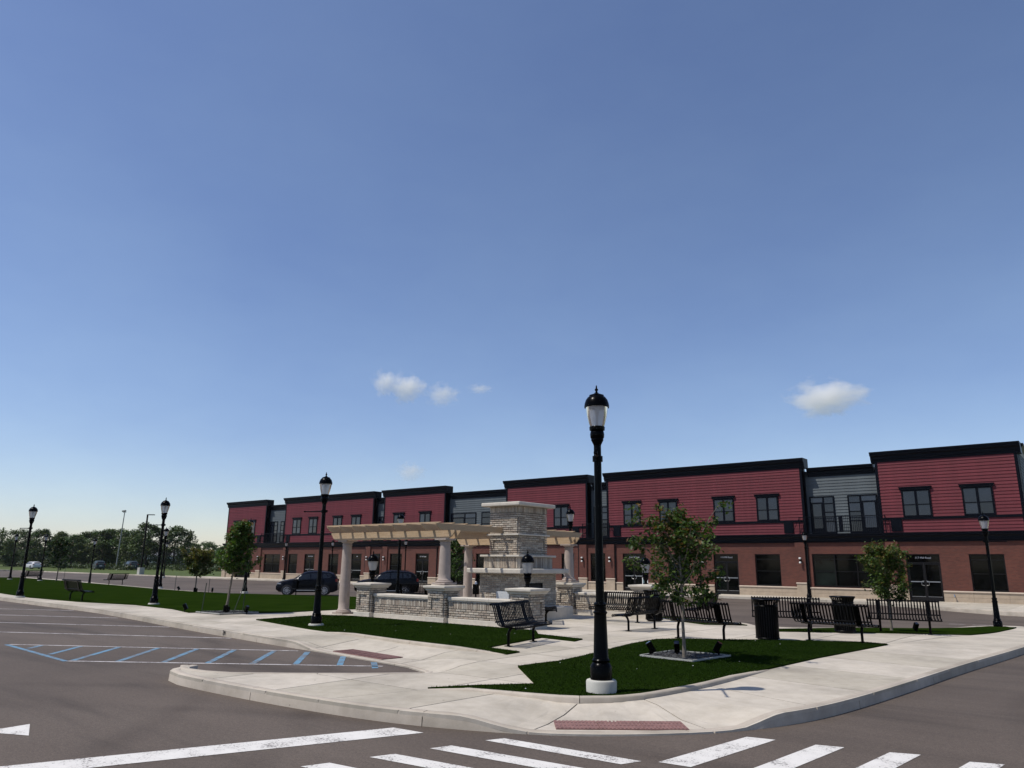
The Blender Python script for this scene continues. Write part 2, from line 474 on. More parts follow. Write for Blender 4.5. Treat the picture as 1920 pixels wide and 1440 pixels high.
# ------------------------------------------------------------------ mesh helpers
class MB:
    def __init__(self):
        self.v = []; self.f = []; self.c = None
    def add(self, verts, faces):
        o = len(self.v)
        self.v.extend([tuple(p) for p in verts])
        self.f.extend([tuple(i + o for i in f) for f in faces])
        return self
    def box(self, x0, x1, y0, y1, z0, z1):
        return self.add([(x0, y0, z0), (x1, y0, z0), (x1, y1, z0), (x0, y1, z0), (x0, y0, z1), (x1, y0, z1), (x1, y1, z1), (x0, y1, z1)],
                        [(0, 3, 2, 1), (4, 5, 6, 7), (0, 1, 5, 4), (1, 2, 6, 5), (2, 3, 7, 6), (3, 0, 4, 7)])
    def obox(self, c, ax, half):       # oriented box: centre, 3 axes, half sizes
        c = Vector(c); a = [Vector(k).normalized() * h for k, h in zip(ax, half)]
        vs_ = []
        for sz in (-1, 1):
            for sx, sy in ((-1, -1), (1, -1), (1, 1), (-1, 1)):
                vs_.append(c + a[0] * sx + a[1] * sy + a[2] * sz)
        return self.add(vs_, [(0, 3, 2, 1), (4, 5, 6, 7), (0, 1, 5, 4), (1, 2, 6, 5), (2, 3, 7, 6), (3, 0, 4, 7)])
    def lathe(self, prof, seg=16, cx=0, cy=0, cz=0, capb=True, capt=True):
        o = len(self.v)
        for r, z in prof:
            for k in range(seg):
                t = 2 * PI * k / seg
                self.v.append((cx + r * math.cos(t), cy + r * math.sin(t), cz + z))
        for i in range(len(prof) - 1):
            for k in range(seg):
                a = o + i * seg + k; b = o + i * seg + (k + 1) % seg
                self.f.append((a, b, b + seg, a + seg))
        if capb: self.f.append(tuple(o + k for k in reversed(range(seg))))
        if capt: self.f.append(tuple(o + (len(prof) - 1) * seg + k for k in range(seg)))
        return self
    def tube(self, path, rad, seg=8, cap=True):
        path = [Vector(p) for p in path]
        rads = rad if isinstance(rad, (list, tuple)) else [rad] * len(path)
        o = len(self.v); n = len(path)
        up = Vector((0, 0, 1))
        prev = None
        for i, p in enumerate(path):
            t = (path[min(i + 1, n - 1)] - path[max(i - 1, 0)]).normalized()
            if prev is None:
                ref = up if abs(t.dot(up)) < 0.9 else Vector((1, 0, 0))
                x = t.cross(ref).normalized()
            else:
                x = (prev - t * prev.dot(t)).normalized()
            prev = x
            y = t.cross(x)
            for k in range(seg):
                a = 2 * PI * k / seg
                self.v.append(tuple(p + (x * math.cos(a) + y * math.sin(a)) * rads[i]))
        for i in range(n - 1):
            for k in range(seg):
                a = o + i * seg + k; b = o + i * seg + (k + 1) % seg
                self.f.append((a, b, b + seg, a + seg))
        if cap:
            self.f.append(tuple(o + k for k in reversed(range(seg))))
            self.f.append(tuple(o + (n - 1) * seg + k for k in range(seg)))
        return self
    def prism(self, poly, z0, z1, axis='z', at=None):
        # poly in 2D; axis: extrusion axis.  'z': (x,y)->x,y ; 'x': (y,z) ; 'y': (x,z)
        n = len(poly); o = len(self.v)
        for zz in (z0, z1):
            for p in poly:
                if axis == 'z': self.v.append((p[0], p[1], zz))
                elif axis == 'x': self.v.append((zz, p[0], p[1]))
                else: self.v.append((p[0], zz, p[1]))
        self.f.append(tuple(o + k for k in reversed(range(n))))
        self.f.append(tuple(o + n + k for k in range(n)))
        for k in range(n):
            j = (k + 1) % n
            self.f.append((o + k, o + j, o + n + j, o + n + k))
        return self
    def mesh(self, name, mat=None, smooth=None):
        me = bpy.data.meshes.new(name)
        me.from_pydata(self.v, [], self.f)
        if self.c is not None:
            at = me.color_attributes.new('col', 'FLOAT_COLOR', 'POINT')
            at.data.foreach_set('color', np.asarray(self.c, dtype=np.float32).ravel())
        if mat: me.materials.append(M[mat] if isinstance(mat, str) else mat)
        bm = bmesh.new(); bm.from_mesh(me)
        bmesh.ops.recalc_face_normals(bm, faces=bm.faces)
        bm.to_mesh(me); bm.free()
        if smooth is not None:
            me.polygons.foreach_set('use_smooth', [True] * len(me.polygons))
            me.set_sharp_from_angle(angle=math.radians(smooth))
        return me
    def build(self, name, mat, parent=None, smooth=None):
        return obj(name, self.mesh(name, mat, smooth), parent)

def obj(name, me, parent=None, loc=None):
    o = bpy.data.objects.new(name, me)
    COL.objects.link(o)
    if parent is not None: o.parent = parent
    if loc is not None: o.location = loc
    return o

def tag(o, label=None, cat=None, group=None, kind=None):
    if label: o['label'] = label
    if cat: o['category'] = cat
    if group: o['group'] = group
    if kind: o['kind'] = kind
    return o

def thing(name, label, cat, loc=(0, 0, 0), rz=0.0, group=None):
    o = bpy.data.objects.new(name, None)
    o.empty_display_size = 0.3
    COL.objects.link(o)
    o.location = loc
    o.rotation_euler = (0, 0, rz)
    return tag(o, label, cat, group)

def holder(name, kind='structure'):
    o = bpy.data.objects.new(name, None)
    COL.objects.link(o)
    return tag(o, kind=kind)

def copy_tree(o, parent=None):
    c = o.copy(); COL.objects.link(c)
    if parent is not None: c.parent = parent
    for ch in o.children:
        copy_tree(ch, c)
    return c

def place(src, used, label, loc, rz, group):
    """first use moves the built thing itself, later uses copy it with its parts"""
    o = src if not used else copy_tree(src)
    used.append(1)
    o.location = loc; o.rotation_euler = (0, 0, rz)
    o['label'] = label; o['group'] = group
    return o

def bevel(o, w=0.01, seg=2, ang=40):
    m = o.modifiers.new('bevel', 'BEVEL')
    m.width = w; m.segments = seg; m.limit_method = 'ANGLE'; m.angle_limit = math.radians(ang)
    return o

def inpoly(x, y, poly):
    c = False; j = len(poly) - 1
    for i in range(len(poly)):
        xi, yi = poly[i]; xj, yj = poly[j]
        if (yi > y) != (yj > y) and x < (xj - xi) * (y - yi) / (yj - yi) + xi: c = not c
        j = i
    return c

def smooth_path(pts, step=0.3, closed=False):
    P = [Vector((p[0], p[1])) for p in pts]
    out = []
    n = len(P)
    for i in range(n - 1):
        p0 = P[max(i - 1, 0)]; p1 = P[i]; p2 = P[i + 1]; p3 = P[min(i + 2, n - 1)]
        L = (p2 - p1).length
        k = max(1, int(L / step))
        for j in range(k):
            t = j / k
            q = 0.5 * ((2 * p1) + (p2 - p0) * t + (2 * p0 - 5 * p1 + 4 * p2 - p3) * t * t + (3 * p1 - p0 - 3 * p2 + p3) * t ** 3)
            out.append((q.x, q.y))
    out.append(tuple(P[-1]))
    return out

def dense_path(pts, step):
    out = []
    for a, b in zip(pts[:-1], pts[1:]):
        k = max(1, int(math.hypot(b[0] - a[0], b[1] - a[1]) / step))
        out += [(a[0] + (b[0] - a[0]) * j / k, a[1] + (b[1] - a[1]) * j / k) for j in range(k)]
    return out + [pts[-1]]

CDT = {}
def cdt(poly):
    key = tuple(poly)
    if key not in CDT:
        pts = [Vector(p) for i, p in enumerate(poly) if (Vector(p) - Vector(poly[i - 1])).length > 1e-4]
        n = len(pts)
        r = delaunay_2d_cdt(pts, [(i, (i + 1) % n) for i in range(n)], [], 1, 1e-4)
        CDT[key] = ([tuple(v) for v in r[0]], r[1], r[2])
    return CDT[key]

def sheet_mesh(name, poly, zf, cell, skirt, mat, bounds=None):
    """flat polygon cut by a grid, draped over zf(x, y), with a skirt hanging from its rim"""
    bm = bmesh.new()
    cv, ce, cf = cdt(poly)
    vs_ = [bm.verts.new((x, y, 0)) for x, y in cv]
    for f in cf: bm.faces.new([vs_[i] for i in f])
    def cut(co, no, outer=False, inner=False):
        g = bm.verts[:] + bm.edges[:] + bm.faces[:]
        bmesh.ops.bisect_plane(bm, geom=g, dist=1e-5, plane_co=co, plane_no=no, clear_outer=outer, clear_inner=inner)
    if bounds:
        x0, x1, y0, y1 = bounds
        cut((x0, 0, 0), (1, 0, 0), inner=True); cut((x1, 0, 0), (1, 0, 0), outer=True)
        cut((0, y0, 0), (0, 1, 0), inner=True); cut((0, y1, 0), (0, 1, 0), outer=True)
    if not bm.faces:
        bm.free(); return None
    xs = [v.co.x for v in bm.verts]; ys = [v.co.y for v in bm.verts]
    k = math.ceil(min(xs) / cell)
    while k * cell < max(xs):
        cut((k * cell, 0, 0), (1, 0, 0)); k += 1
    k = math.ceil(min(ys) / cell)
    while k * cell < max(ys):
        cut((0, k * cell, 0), (0, 1, 0)); k += 1
    bmesh.ops.triangulate(bm, faces=[f for f in bm.faces if len(f.verts) > 4])
    for v in bm.verts:
        v.co.z = zf(v.co.x, v.co.y)
    bmesh.ops.recalc_face_normals(bm, faces=bm.faces)
    if bm.faces and sum(f.normal.z for f in bm.faces) < 0:
        bmesh.ops.reverse_faces(bm, faces=bm.faces)
    if skirt:
        be = [e for e in bm.edges if e.is_boundary]
        r = bmesh.ops.extrude_edge_only(bm, edges=be)
        for v in r['geom']:
            if isinstance(v, bmesh.types.BMVert): v.co.z -= skirt
    me = bpy.data.meshes.new(name)
    bm.to_mesh(me); bm.free()
    if mat: me.materials.append(M[mat])
    return me

# ------------------------------------------------------------------ the ground
def flat_grid(name, xs, ys, zf, mat):
    nx, ny = len(xs), len(ys)
    v = [(x, y, zf(x, y)) for y in ys for x in xs]
    f = [(j * nx + i, j * nx + i + 1, (j + 1) * nx + i + 1, (j + 1) * nx + i) for j in range(ny - 1) for i in range(nx - 1)]
    me = bpy.data.meshes.new(name); me.from_pydata(v, [], f); me.materials.append(M[mat])
    return tag(obj(name, me), kind='structure')

flat_grid('ground', [-4000, -400, 0, 400, 4000], [-4000, -400, 0, 49.9, 400, 4000], lambda x, y: -0.75 if y < 49.95 else -0.75, 'meadow')
ys = [-250, -60, -20, 0, 10, 20] + [21 + 0.75 * k for k in range(38)] + [50.2]
flat_grid('asphalt_road', [-420, -300, -200, -150, -100, -80, -60, -40, -20, -10, 0, 10, 30, 80], ys, lambda x, y: T(y), 'asphalt')
# meadow beyond the street on the left, with a low rise
def mead_z(x, y):
    return T(60) + 0.12 + 0.5 * ss((y - 60) / 60.0) * ss((-x - 95) / 40.0)
flat_grid('meadow', [-4000, -1200, -600, -400] + [-300 + 10 * k for k in range(20)] + [-89.6], [50.6, 52, 56, 60, 65, 70, 76, 82, 90, 100, 115, 140, 200, 400, 1200, 4000], mead_z, 'meadow')

# ---- outlines (metres; x runs along the shop front, y towards it)
KERB_CORNER = [(-12.55, 6.95), (-12.35, 6.55), (-11.65, 6.28), (-9.35, 6.30), (-7.39, 6.50), (-6.15, 6.86), (-5.24, 7.30), (-4.55, 7.88), (-3.95, 8.60),
               (-3.58, 9.35), (-3.31, 10.23), (-3.12, 11.41), (-2.92, 13.29), (-2.62, 16.58), (-2.14, 21.05), (-1.75, 26.0), (-1.70, 30.0), (-2.0, 32.6), (-2.7, 34.2), (-3.7, 34.5)]
KERB_BACK = [(-3.7, 34.5), (-4.75, 33.4), (-5.35, 31.2), (-6.45, 27.4), (-7.2, 25.2), (-8.0, 23.2), (-8.9, 22.9), (-10.2, 24.6), (-12.5, 25.6), (-16.0, 26.0), (-22.0, 26.6), (-28.0, 28.4), (-33.5, 31.2), (-36.6, 31.6), (-38.4, 29.8),
             (-38.7, 26.0), (-39.6, 24.2), (-43.0, 24.0), (-49.0, 24.8), (-65.0, 28.6), (-82.0, 32.5), (-100.0, 34.0)]
KERB_LOT = [(-100.0, 17.0), (-70.0, 14.9), (-50.0, 13.5), (-40.0, 12.85), (-35.0, 12.6), (-30.3, 12.42), (-26.5, 12.02), (-20.5, 11.15), (-17.6, 10.80), (-15.7, 10.58), (-13.5, 10.38), (-11.7, 10.16), (-10.5, 10.0), (-9.75, 9.72)]
NOSE_IN = [(-9.75, 9.72), (-9.16, 8.98), (-9.7, 8.35), (-10.52, 7.6), (-11.3, 6.98), (-11.75, 6.8), (-12.2, 6.75), (-12.55, 6.95)]
kc = smooth_path(KERB_CORNER, 0.3); kb = smooth_path(KERB_BACK, 0.5); kl = smooth_path(KERB_LOT, 0.5); kn = dense_path(NOSE_IN, 0.3)

LAWN_C = [(-7.86, 7.90), (-7.39, 8.22), (-6.93, 8.29), (-6.48, 8.34), (-6.0, 8.42), (-5.76, 8.55), (-5.48, 8.82), (-5.26, 9.27), (-5.13, 10.1), (-5.06, 10.87), (-5.05, 12.02), (-5.06, 13.23),
          (-4.93, 15.52), (-4.66, 18.17), (-4.55, 19.32), (-5.12, 19.45), (-6.81, 18.40), (-7.87, 17.55), (-8.6, 17.08), (-8.95, 16.55), (-8.86, 15.24), (-8.6, 13.75), (-8.37, 12.52), (-8.26, 11.62), (-8.32, 11.12), (-8.36, 10.55),
          (-7.46, 9.68), (-6.97, 9.21), (-7.2, 8.92), (-7.58, 8.42)]
LAWN_B = [(-20.6, 13.35), (-16.88, 12.52), (-15.86, 12.40), (-13.4, 12.05), (-11.9, 11.90), (-9.63, 11.80), (-9.68, 12.27), (-10.66, 12.41), (-11.17, 15.0), (-10.11, 14.83), (-10.24, 15.36), (-11.73, 15.61), (-12.4, 16.40), (-19.95, 16.45), (-20.95, 15.95)]
LAWN_A = [(-99.0, 18.3), (-70.0, 16.2), (-50.0, 14.8), (-39.1, 13.6), (-34.25, 13.7), (-30.5, 14.35), (-27.1, 14.1), (-24.9, 13.55), (-24.6, 14.95), (-23.2, 15.1), (-22.9, 15.84), (-23.0, 18.4), (-22.6, 19.6), (-22.6, 25.6), (-28.0, 27.5), (-33.3, 30.3), (-36.5, 30.7), (-37.6, 29.4),
          (-37.9, 25.8), (-39.0, 23.4), (-43.0, 23.2), (-49.0, 24.0), (-65.0, 27.6), (-82.0, 31.4), (-99.0, 33.0)]
LAWN_D = [(-8.0, 21.75), (-7.55, 22.6), (-6.95, 24.7), (-6.2, 27.3), (-5.15, 31.0), (-4.3, 33.4), (-3.5, 33.4), (-3.62, 31.4), (-3.72, 25.0), (-5.55, 22.9), (-6.5, 21.9), (-7.7, 21.0)]
LAWN_E = [(-9.2, 22.7), (-10.4, 24.1), (-12.6, 25.1), (-16.0, 25.5), (-22.0, 26.0), (-22.0, 24.8), (-12.2, 24.6), (-11.9, 23.0), (-10.2, 21.9)]
LAWNS = [LAWN_A, LAWN_B, LAWN_C, LAWN_D, LAWN_E]

# ---- kerbs, one stone after another
def kerb(path, side, every=3.0, w=0.15, htop=None, name='kerb'):
    root = holder(name)
    htop = htop or walk_z
    P = [Vector(p) for p in path]
    acc = 0; start = 0
    def piece(i0, i1):
        m = MB(); rows = []
        L = 0
        for i in range(i0, i1 + 1):
            t = (P[min(i + 1, len(P) - 1)] - P[max(i - 1, 0)]).normalized()
            nrm = Vector((-t.y, t.x)) * side
            p = P[i]
            if i == i0 and i > 0: p = p + t * 0.006
            if i == i1 and i < len(P) - 1: p = p - t * 0.006
            zt = htop(*(p + nrm * 0.07)); zb = T(p.y) - 0.06
            rows.append([(p.x + nrm.x * o, p.y + nrm.y * o, z) for o, z in ((-0.012, zb), (0.0, max(zb, zt - 0.045)), (0.010, max(zb, zt - 0.016)), (0.035, zt + 0.002), (w - 0.015, zt + 0.003), (w, zt - 0.01), (w, zb))])
        k = len(rows[0])
        vs_ = [q for r in rows for q in r]
        fs = [(i * k + j, i * k + (j + 1) % k, (i + 1) * k + (j + 1) % k, (i + 1) * k + j) for i in range(len(rows) - 1) for j in range(k)]
        fs += [tuple(range(k)), tuple(reversed(range((len(rows) - 1) * k, len(rows) * k)))]
        m.add(vs_, fs)
        m.build('kerb_stone', 'kerb', root, 50)
    for i in range(1, len(P)):
        acc += (P[i] - P[i - 1]).length
        if acc > every or i == len(P) - 1:
            piece(start, i); start = i; acc = 0
    return root
kerb(kc, 1, 3.0)
kerb(kb, 1, 4.0)
kerb(kl, 1, 3.2)
kerb(kn, 1, 2.5)

# low rim in front of the corner lawn and the raised edge of the plaza lawn
def rim(path, side, zt, w, every, zbf):
    root = holder('lawn_edging_kerb')
    P = [Vector(p) for p in smooth_path(path, 0.25)]
    acc = 0; start = 0
    for i in range(1, len(P)):
        acc += (P[i] - P[i - 1]).length
        if acc > every or i == len(P) - 1:
            m = MB(); rows = []
            for k in range(start, i + 1):
                t = (P[min(k + 1, len(P) - 1)] - P[max(k - 1, 0)]).normalized(); nn = Vector((-t.y, t.x)) * side
                p = P[k]
                if k == start and k: p = p + t * 0.005
                if k == i and i < len(P) - 1: p = p - t * 0.005
                zb = zbf(p.x, p.y) - 0.08
                fade = min(1, min(k, len(P) - 1 - k) / 5.0)
                z = 0.152 + T(p.y) + (zt - 0.15) * fade
                rows.append([(p.x + nn.x * o, p.y + nn.y * o, zz) for o, zz in ((-w * .5, zb), (-w * .5, z - .02), (-w * .5 + .02, z), (w * .5 - .02, z), (w * .5, z - .02), (w * .5, zb))])
            kk = 6
            vs_ = [q for r in rows for q in r]
            fs = [(a * kk + j, a * kk + (j + 1) % kk, (a + 1) * kk + (j + 1) % kk, (a + 1) * kk + j) for a in range(len(rows) - 1) for j in range(kk)]
            fs += [tuple(range(kk)), tuple(reversed(range((len(rows) - 1) * kk, len(rows) * kk)))]
            m.add(vs_, fs).build('edging_stone', 'kerb', root, 50)
            start = i; acc = 0
rim(LAWN_C[0:12], 1, 0.205, 0.11, 2.2, walk_z)
rim([(-15.9, 12.42), (-13.4, 12.05), (-11.9, 11.90), (-9.66, 11.80)], 1, 0.20, 0.13, 1.75, walk_z)

# ---- paving slabs
paving = holder('paving')
def covered(x0, x1, y0, y1):
    pts = [(x0 + (x1 - x0) * i / 3, y0 + (y1 - y0) * j / 3) for i in range(4) for j in range(4)]
    return any(all(inpoly(x, y, L) for x, y in pts) for L in LAWNS)
inner = LAWN_C[0:15] + [(-3.72, 25.0), (-3.62, 31.4), (-3.5, 33.4)]
i_start = min(range(len(kc)), key=lambda i: abs(kc[i][0] + 8.4) + abs(kc[i][1] - 6.4))
G = kc[:i_start + 1] + inner + kb[1:] + [(-100, 17)] + kl[1:] + kn[1:-1]
def slab(poly, cell=0.6, bounds=None):
    me = sheet_mesh('paving_slab', poly, lambda x, y: walk_z(x, y) - 0.004, cell, 0.05, 'concrete', bounds)
    if me: obj('paving_slab', me, paving)
g = 0.011
xs_ = [-100, -90, -80, -70, -60, -50] + [-45 + 1.55 * k for k in range(29)]
ys_ = [6.2, 7.75, 9.25, 10.75, 12.25, 13.75, 15.25, 16.75, 18.25, 19.8, 21.4, 23.0, 24.6, 27.0, 30.0, 35.0]
xs_ = [x for x in xs_ if x < -2] + [-0.5]
for i in range(len(xs_) - 1):
    for j in range(len(ys_) - 1):
        b = (xs_[i] + g, xs_[i + 1] - g, ys_[j] + g, ys_[j + 1] - g)
        if covered(*b): continue
        if not any(inpoly(b[0] + (b[1] - b[0]) * u / 4, b[2] + (b[3] - b[2]) * w / 4, G) for u in range(5) for w in range(5)): continue
        slab(G, 0.6 if b[0] > -25 and b[2] < 14 else 1.6, b)
# corner band: joints fan out from the lawn to the kerb
def arclen(P):
    s = [0]
    for i in range(1, len(P)): s.append(s[-1] + math.hypot(P[i][0] - P[i - 1][0], P[i][1] - P[i - 1][1]))
    return s
def at_len(P, S, d):
    for i in range(1, len(P)):
        if S[i] >= d:
            t = (d - S[i - 1]) / max(1e-9, S[i] - S[i - 1])
            return (P[i - 1][0] + (P[i][0] - P[i - 1][0]) * t, P[i - 1][1] + (P[i][1] - P[i - 1][1]) * t)
    return P[-1]
outer = kc[i_start:]
inn = smooth_path(inner, 0.3)
So, Si = arclen(outer), arclen(inn)
# matched stations (fraction of outer length, fraction of inner length)
def near_frac(P, S, q):
    i = min(range(len(P)), key=lambda k: math.hypot(P[k][0] - q[0], P[k][1] - q[1])); return S[i] / S[-1]
pairs = [((-8.4, 6.4), (-7.86, 7.9)), ((-7.1, 6.56), (-6.75, 8.3)), ((-5.62, 7.1), (-5.80, 8.5)), ((-3.9, 8.7), (-5.27, 9.25)), ((-3.28, 10.4), (-5.06, 10.9)), ((-3.08, 11.9), (-5.05, 12.3)), ((-2.9, 13.7), (-5.03, 14.0)), ((-2.72, 15.6), (-4.92, 15.7)), ((-2.52, 17.6), (-4.72, 17.7)),
         ((-2.3, 19.6), (-4.5, 19.7)), ((-2.1, 21.7), (-4.25, 21.6)), ((-1.95, 23.7), (-3.9, 23.6)), ((-1.8, 26), (-3.7, 26)), ((-1.7, 28.5), (-3.66, 28.5)), ((-1.8, 31), (-3.62, 31)), ((-2.4, 33.5), (-3.5, 33.4))]
fr = [(near_frac(outer, So, a) * So[-1], near_frac(inn, Si, b) * Si[-1]) for a, b in pairs]
for k in range(len(fr) - 1):
    o0, o1 = fr[k][0] + g, fr[k + 1][0] - g; n0, n1 = fr[k][1] + g, fr[k + 1][1] - g
    poly = [at_len(outer, So, o0 + (o1 - o0) * t / 8) for t in range(9)] + [at_len(inn, Si, n1 + (n0 - n1) * t / 8) for t in range(9)]
    slab(poly, 0.45)
slab([at_len(outer, So, fr[-1][0] + g + (So[-1] - fr[-1][0]) * t / 8) for t in range(9)] + [(-4.3, 33.5), (-3.5, 33.42)], 0.6)
# bedding under the joints
me = sheet_mesh('joint_bedding', kc + kb[1:] + [(-100, 17)] + kl[1:] + kn[1:-1], lambda x, y: walk_z(x, y) - 0.045, 0.5, 0, 'joint')
obj('joint_bedding', me, paving)

# ---- tactile ramp plates (ribbed)
def tactile(p0, p1, depth, nrm, nplates):
    root = holder('tactile_paving')
    p0, p1 = Vector(p0), Vector(p1); d = p1 - p0; L = d.length; d.normalize(); nrm = Vector(nrm).normalized()
    wp = L / nplates
    for k in range(nplates):
        m = MB()
        a = p0 + d * (k * wp + 0.004); b = p0 + d * ((k + 1) * wp - 0.004)
        za = lambda q: walk_z(q.x, q.y)
        c = [a, b, b + nrm * depth, a + nrm * depth]
        m.add([(q.x, q.y, za(q) + 0.010) for q in c] + [(q.x, q.y, za(q) - 0.03) for q in c], [(0, 1, 2, 3), (0, 4, 5, 1), (1, 5, 6, 2), (2, 6, 7, 3), (3, 7, 4, 0)])
        nr = 11
        for r in range(nr):
            for s in range(3):
                q = a + d * ((r + 0.5) * (wp - 0.008) / nr) + nrm * (depth * (s + 0.5) / 3)
                m.obox((q.x, q.y, za(q) + 0.0115), ((d.x, d.y, 0), (nrm.x, nrm.y, 0), (0, 0, 1)), (0.011, depth / 6 - 0.012, 0.0045))
        m.build('tactile_plate', 'tactile', root)
tactile((-5.36, 7.47), (-4.18, 8.45), 0.44, (-0.64, 0.77), 3)
tactile((-13.35, 10.55), (-11.55, 10.33), 0.5, (0.12, 1), 3)

# ---- lawns and their blades
def lawn(poly, name, cell=1.5):
    me = sheet_mesh(name, poly, lambda x, y: 0.172 + T(y), cell, 0.12, 'turf')
    return tag(obj(name, me), kind='structure')
for L in LAWNS: lawn(L, 'lawn')

def blades(name, poly, n, hgt, label):
    xs = [p[0] for p in poly]; ys = [p[1] for p in poly]
    pts = []
    P = np.array(poly)
    while len(pts) < n:
        X = rng.uniform(min(xs), max(xs), 4000); Y = rng.uniform(min(ys), max(ys), 4000)
        ins = np.zeros(4000, bool); j = len(P) - 1
        for i in range(len(P)):
            c = (P[i, 1] > Y) != (P[j, 1] > Y)
            with np.errstate(divide='ignore', invalid='ignore'):
                c &= X < (P[j, 0] - P[i, 0]) * (Y - P[i, 1]) / (P[j, 1] - P[i, 1]) + P[i, 0]
            ins ^= c; j = i
        pts.extend(zip(X[ins], Y[ins]))
    A = np.array(pts[:n])
    Z = 0.170 + np.array([T(y) for y in A[:, 1]])
    v = np.zeros((n, 3, 3)); ang = rng.uniform(0, 2 * PI, n); w = 0.005; h = hgt * rng.uniform(0.5, 1.2, n); ln = rng.uniform(-0.02, 0.02, (n, 2))
    dx, dy = np.cos(ang) * w, np.sin(ang) * w
    v[:, 0] = np.stack([A[:, 0] - dx, A[:, 1] - dy, Z], 1); v[:, 1] = np.stack([A[:, 0] + dx, A[:, 1] + dy, Z], 1)
    v[:, 2] = np.stack([A[:, 0] + ln[:, 0], A[:, 1] + ln[:, 1], Z + h], 1)
    me = tri_mesh(name, v.reshape(-1, 3), np.arange(3 * n).reshape(-1, 3), 'blade')
    tag(obj(name, me), label, 'grass', kind='stuff')

def tri_mesh(name, verts, tris, mat, col=None):
    me = bpy.data.meshes.new(name)
    me.vertices.add(len(verts)); me.vertices.foreach_set('co', np.asarray(verts, np.float32).ravel())
    k = tris.shape[1]
    me.loops.add(tris.size); me.loops.foreach_set('vertex_index', tris.astype(np.int32).ravel())
    me.polygons.add(len(tris)); me.polygons.foreach_set('loop_start', np.arange(0, tris.size, k, dtype=np.int32))
    me.update(calc_edges=True)
    if col is not None:
        at = me.color_attributes.new('col', 'FLOAT_COLOR', 'POINT'); at.data.foreach_set('color', np.asarray(col, np.float32).ravel())
    me.materials.append(M[mat])
    return me
blades('grass', LAWN_C, 90000, 0.02, 'short dark green turf of the corner lawn round the tall lamp')
blades('grass', LAWN_B, 60000, 0.02, 'short dark green turf in front of the grey brick seat wall')

# ---- street pavement in front of the shops, with kerb
SHOP_WALK = [(-92.0, 52.3), (-92.0, 49.6), (-90.5, 48.9), (-16.0, 48.6), (-13.5, 48.2), (-10.5, 46.6), (-7.9, 44.8), (-6.0, 43.5), (-4.0, 42.8), (0.0, 42.6), (14.0, 42.6), (14.0, 52.3)]
swalk = holder('shop_pavement')
for k in range(44):
    x0 = -92 + 2.42 * k
    me = sheet_mesh('paving_slab', SHOP_WALK, lambda x, y: -0.05, 6, 0.14, 'concrete', (x0 + 0.006, x0 + 2.414, 42, 53))
    if me: obj('paving_slab', me, swalk)
kerb(smooth_path(SHOP_WALK[1:11], 0.6), 1, 4.0, 0.15, lambda x, y: -0.048)
kerb(smooth_path([(-88.5, 50.55), (-94, 50.45), (-105, 50.5), (-150, 50.8), (-260, 51.5)], 3.0), 1, 8.0, 0.18, lambda x, y: T(60) + 0.14)

# ---- painted markings
def mark(name, poly, mat='paint_white', cell=1.0, lift=0.004):
    me = sheet_mesh(name, poly, lambda x, y: T(y) + lift, cell, 0, mat)
    return tag(obj(name, me), kind='structure')
mark('stop_line', [(-8.9, 1.4), (-8.45, 1.4), (-6.43, 6.42), (-6.88, 6.38)])
for q in ([(-5.67, 6.60), (-5.58, 6.81), (-3.96, 6.94), (-4.05, 6.71)], [(-5.86, 5.95), (-5.78, 6.19), (-4.22, 6.36), (-4.31, 6.10)], [(-6.05, 5.31), (-5.96, 5.56), (-4.5, 5.74), (-4.58, 5.5)], [(-6.26, 4.66), (-6.17, 4.92), (-4.8, 5.1), (-4.9, 4.85)],
          [(-3.82, 7.02), (-3.60, 8.67), (-3.30, 8.74), (-3.50, 7.06)], [(-3.06, 7.15), (-2.89, 8.80), (-2.62, 8.88), (-2.79, 7.2)], [(-2.37, 7.35), (-2.20, 8.97), (-1.93, 9.07), (-2.10, 7.4)], [(-1.70, 7.45), (-1.50, 9.08), (-1.22, 9.19), (-1.40, 7.5)]):
    mark('crosswalk_stripe', q)
mark('lane_arrow', [(-10.13, 3.73), (-9.49, 3.50), (-9.86, 3.33), (-10.2, 3.1), (-11.3, 2.1), (-11.4, 2.18), (-10.32, 3.2), (-10.09, 3.43)])
def stripe(p, q, w, mat, name):
    p, q = Vector(p), Vector(q); t = (q - p).normalized(); n = Vector((-t.y, t.x)) * w / 2
    mark(name, [tuple(p - n), tuple(q - n), tuple(q + n), tuple(p + n)], mat, 1.0)
for p, q in (((-36.5, 9.2), (-30.95, 12.32)), ((-33.0, 8.1), (-26.1, 11.78)), ((-29.5, 6.9), (-21.65, 11.25)), ((-26.0, 5.8), (-17.55, 10.72))):
    stripe(p, q, 0.11, 'paint_worn', 'parking_line')
for p, q in (((-19.65, 6.58), (-14.1, 10.22)), ((-15.75, 6.28), (-10.95, 9.82)), ((-19.65, 6.52), (-15.75, 6.25))):
    stripe(p, q, 0.10, 'paint_blue' if q == (-15.75, 6.25) else 'paint_worn', 'hatch_border_line')
for p, q in (((-18.96, 6.99), (-18.5, 6.57)), ((-18.19, 7.49), (-17.08, 6.46)), ((-17.47, 8.0), (-15.78, 6.39)), ((-16.72, 8.50), (-15.02, 6.87)), ((-15.97, 8.97), (-14.31, 7.38)), ((-15.26, 9.44), (-13.62, 7.88)), ((-14.5, 9.92), (-12.95, 8.38)), ((-13.8, 10.25), (-12.28, 8.86)), ((-12.66, 10.28), (-11.62, 9.36)), ((-11.5, 10.08), (-10.85, 9.55))):
    stripe(p, q, 0.115, 'paint_blue', 'hatch_stripe')
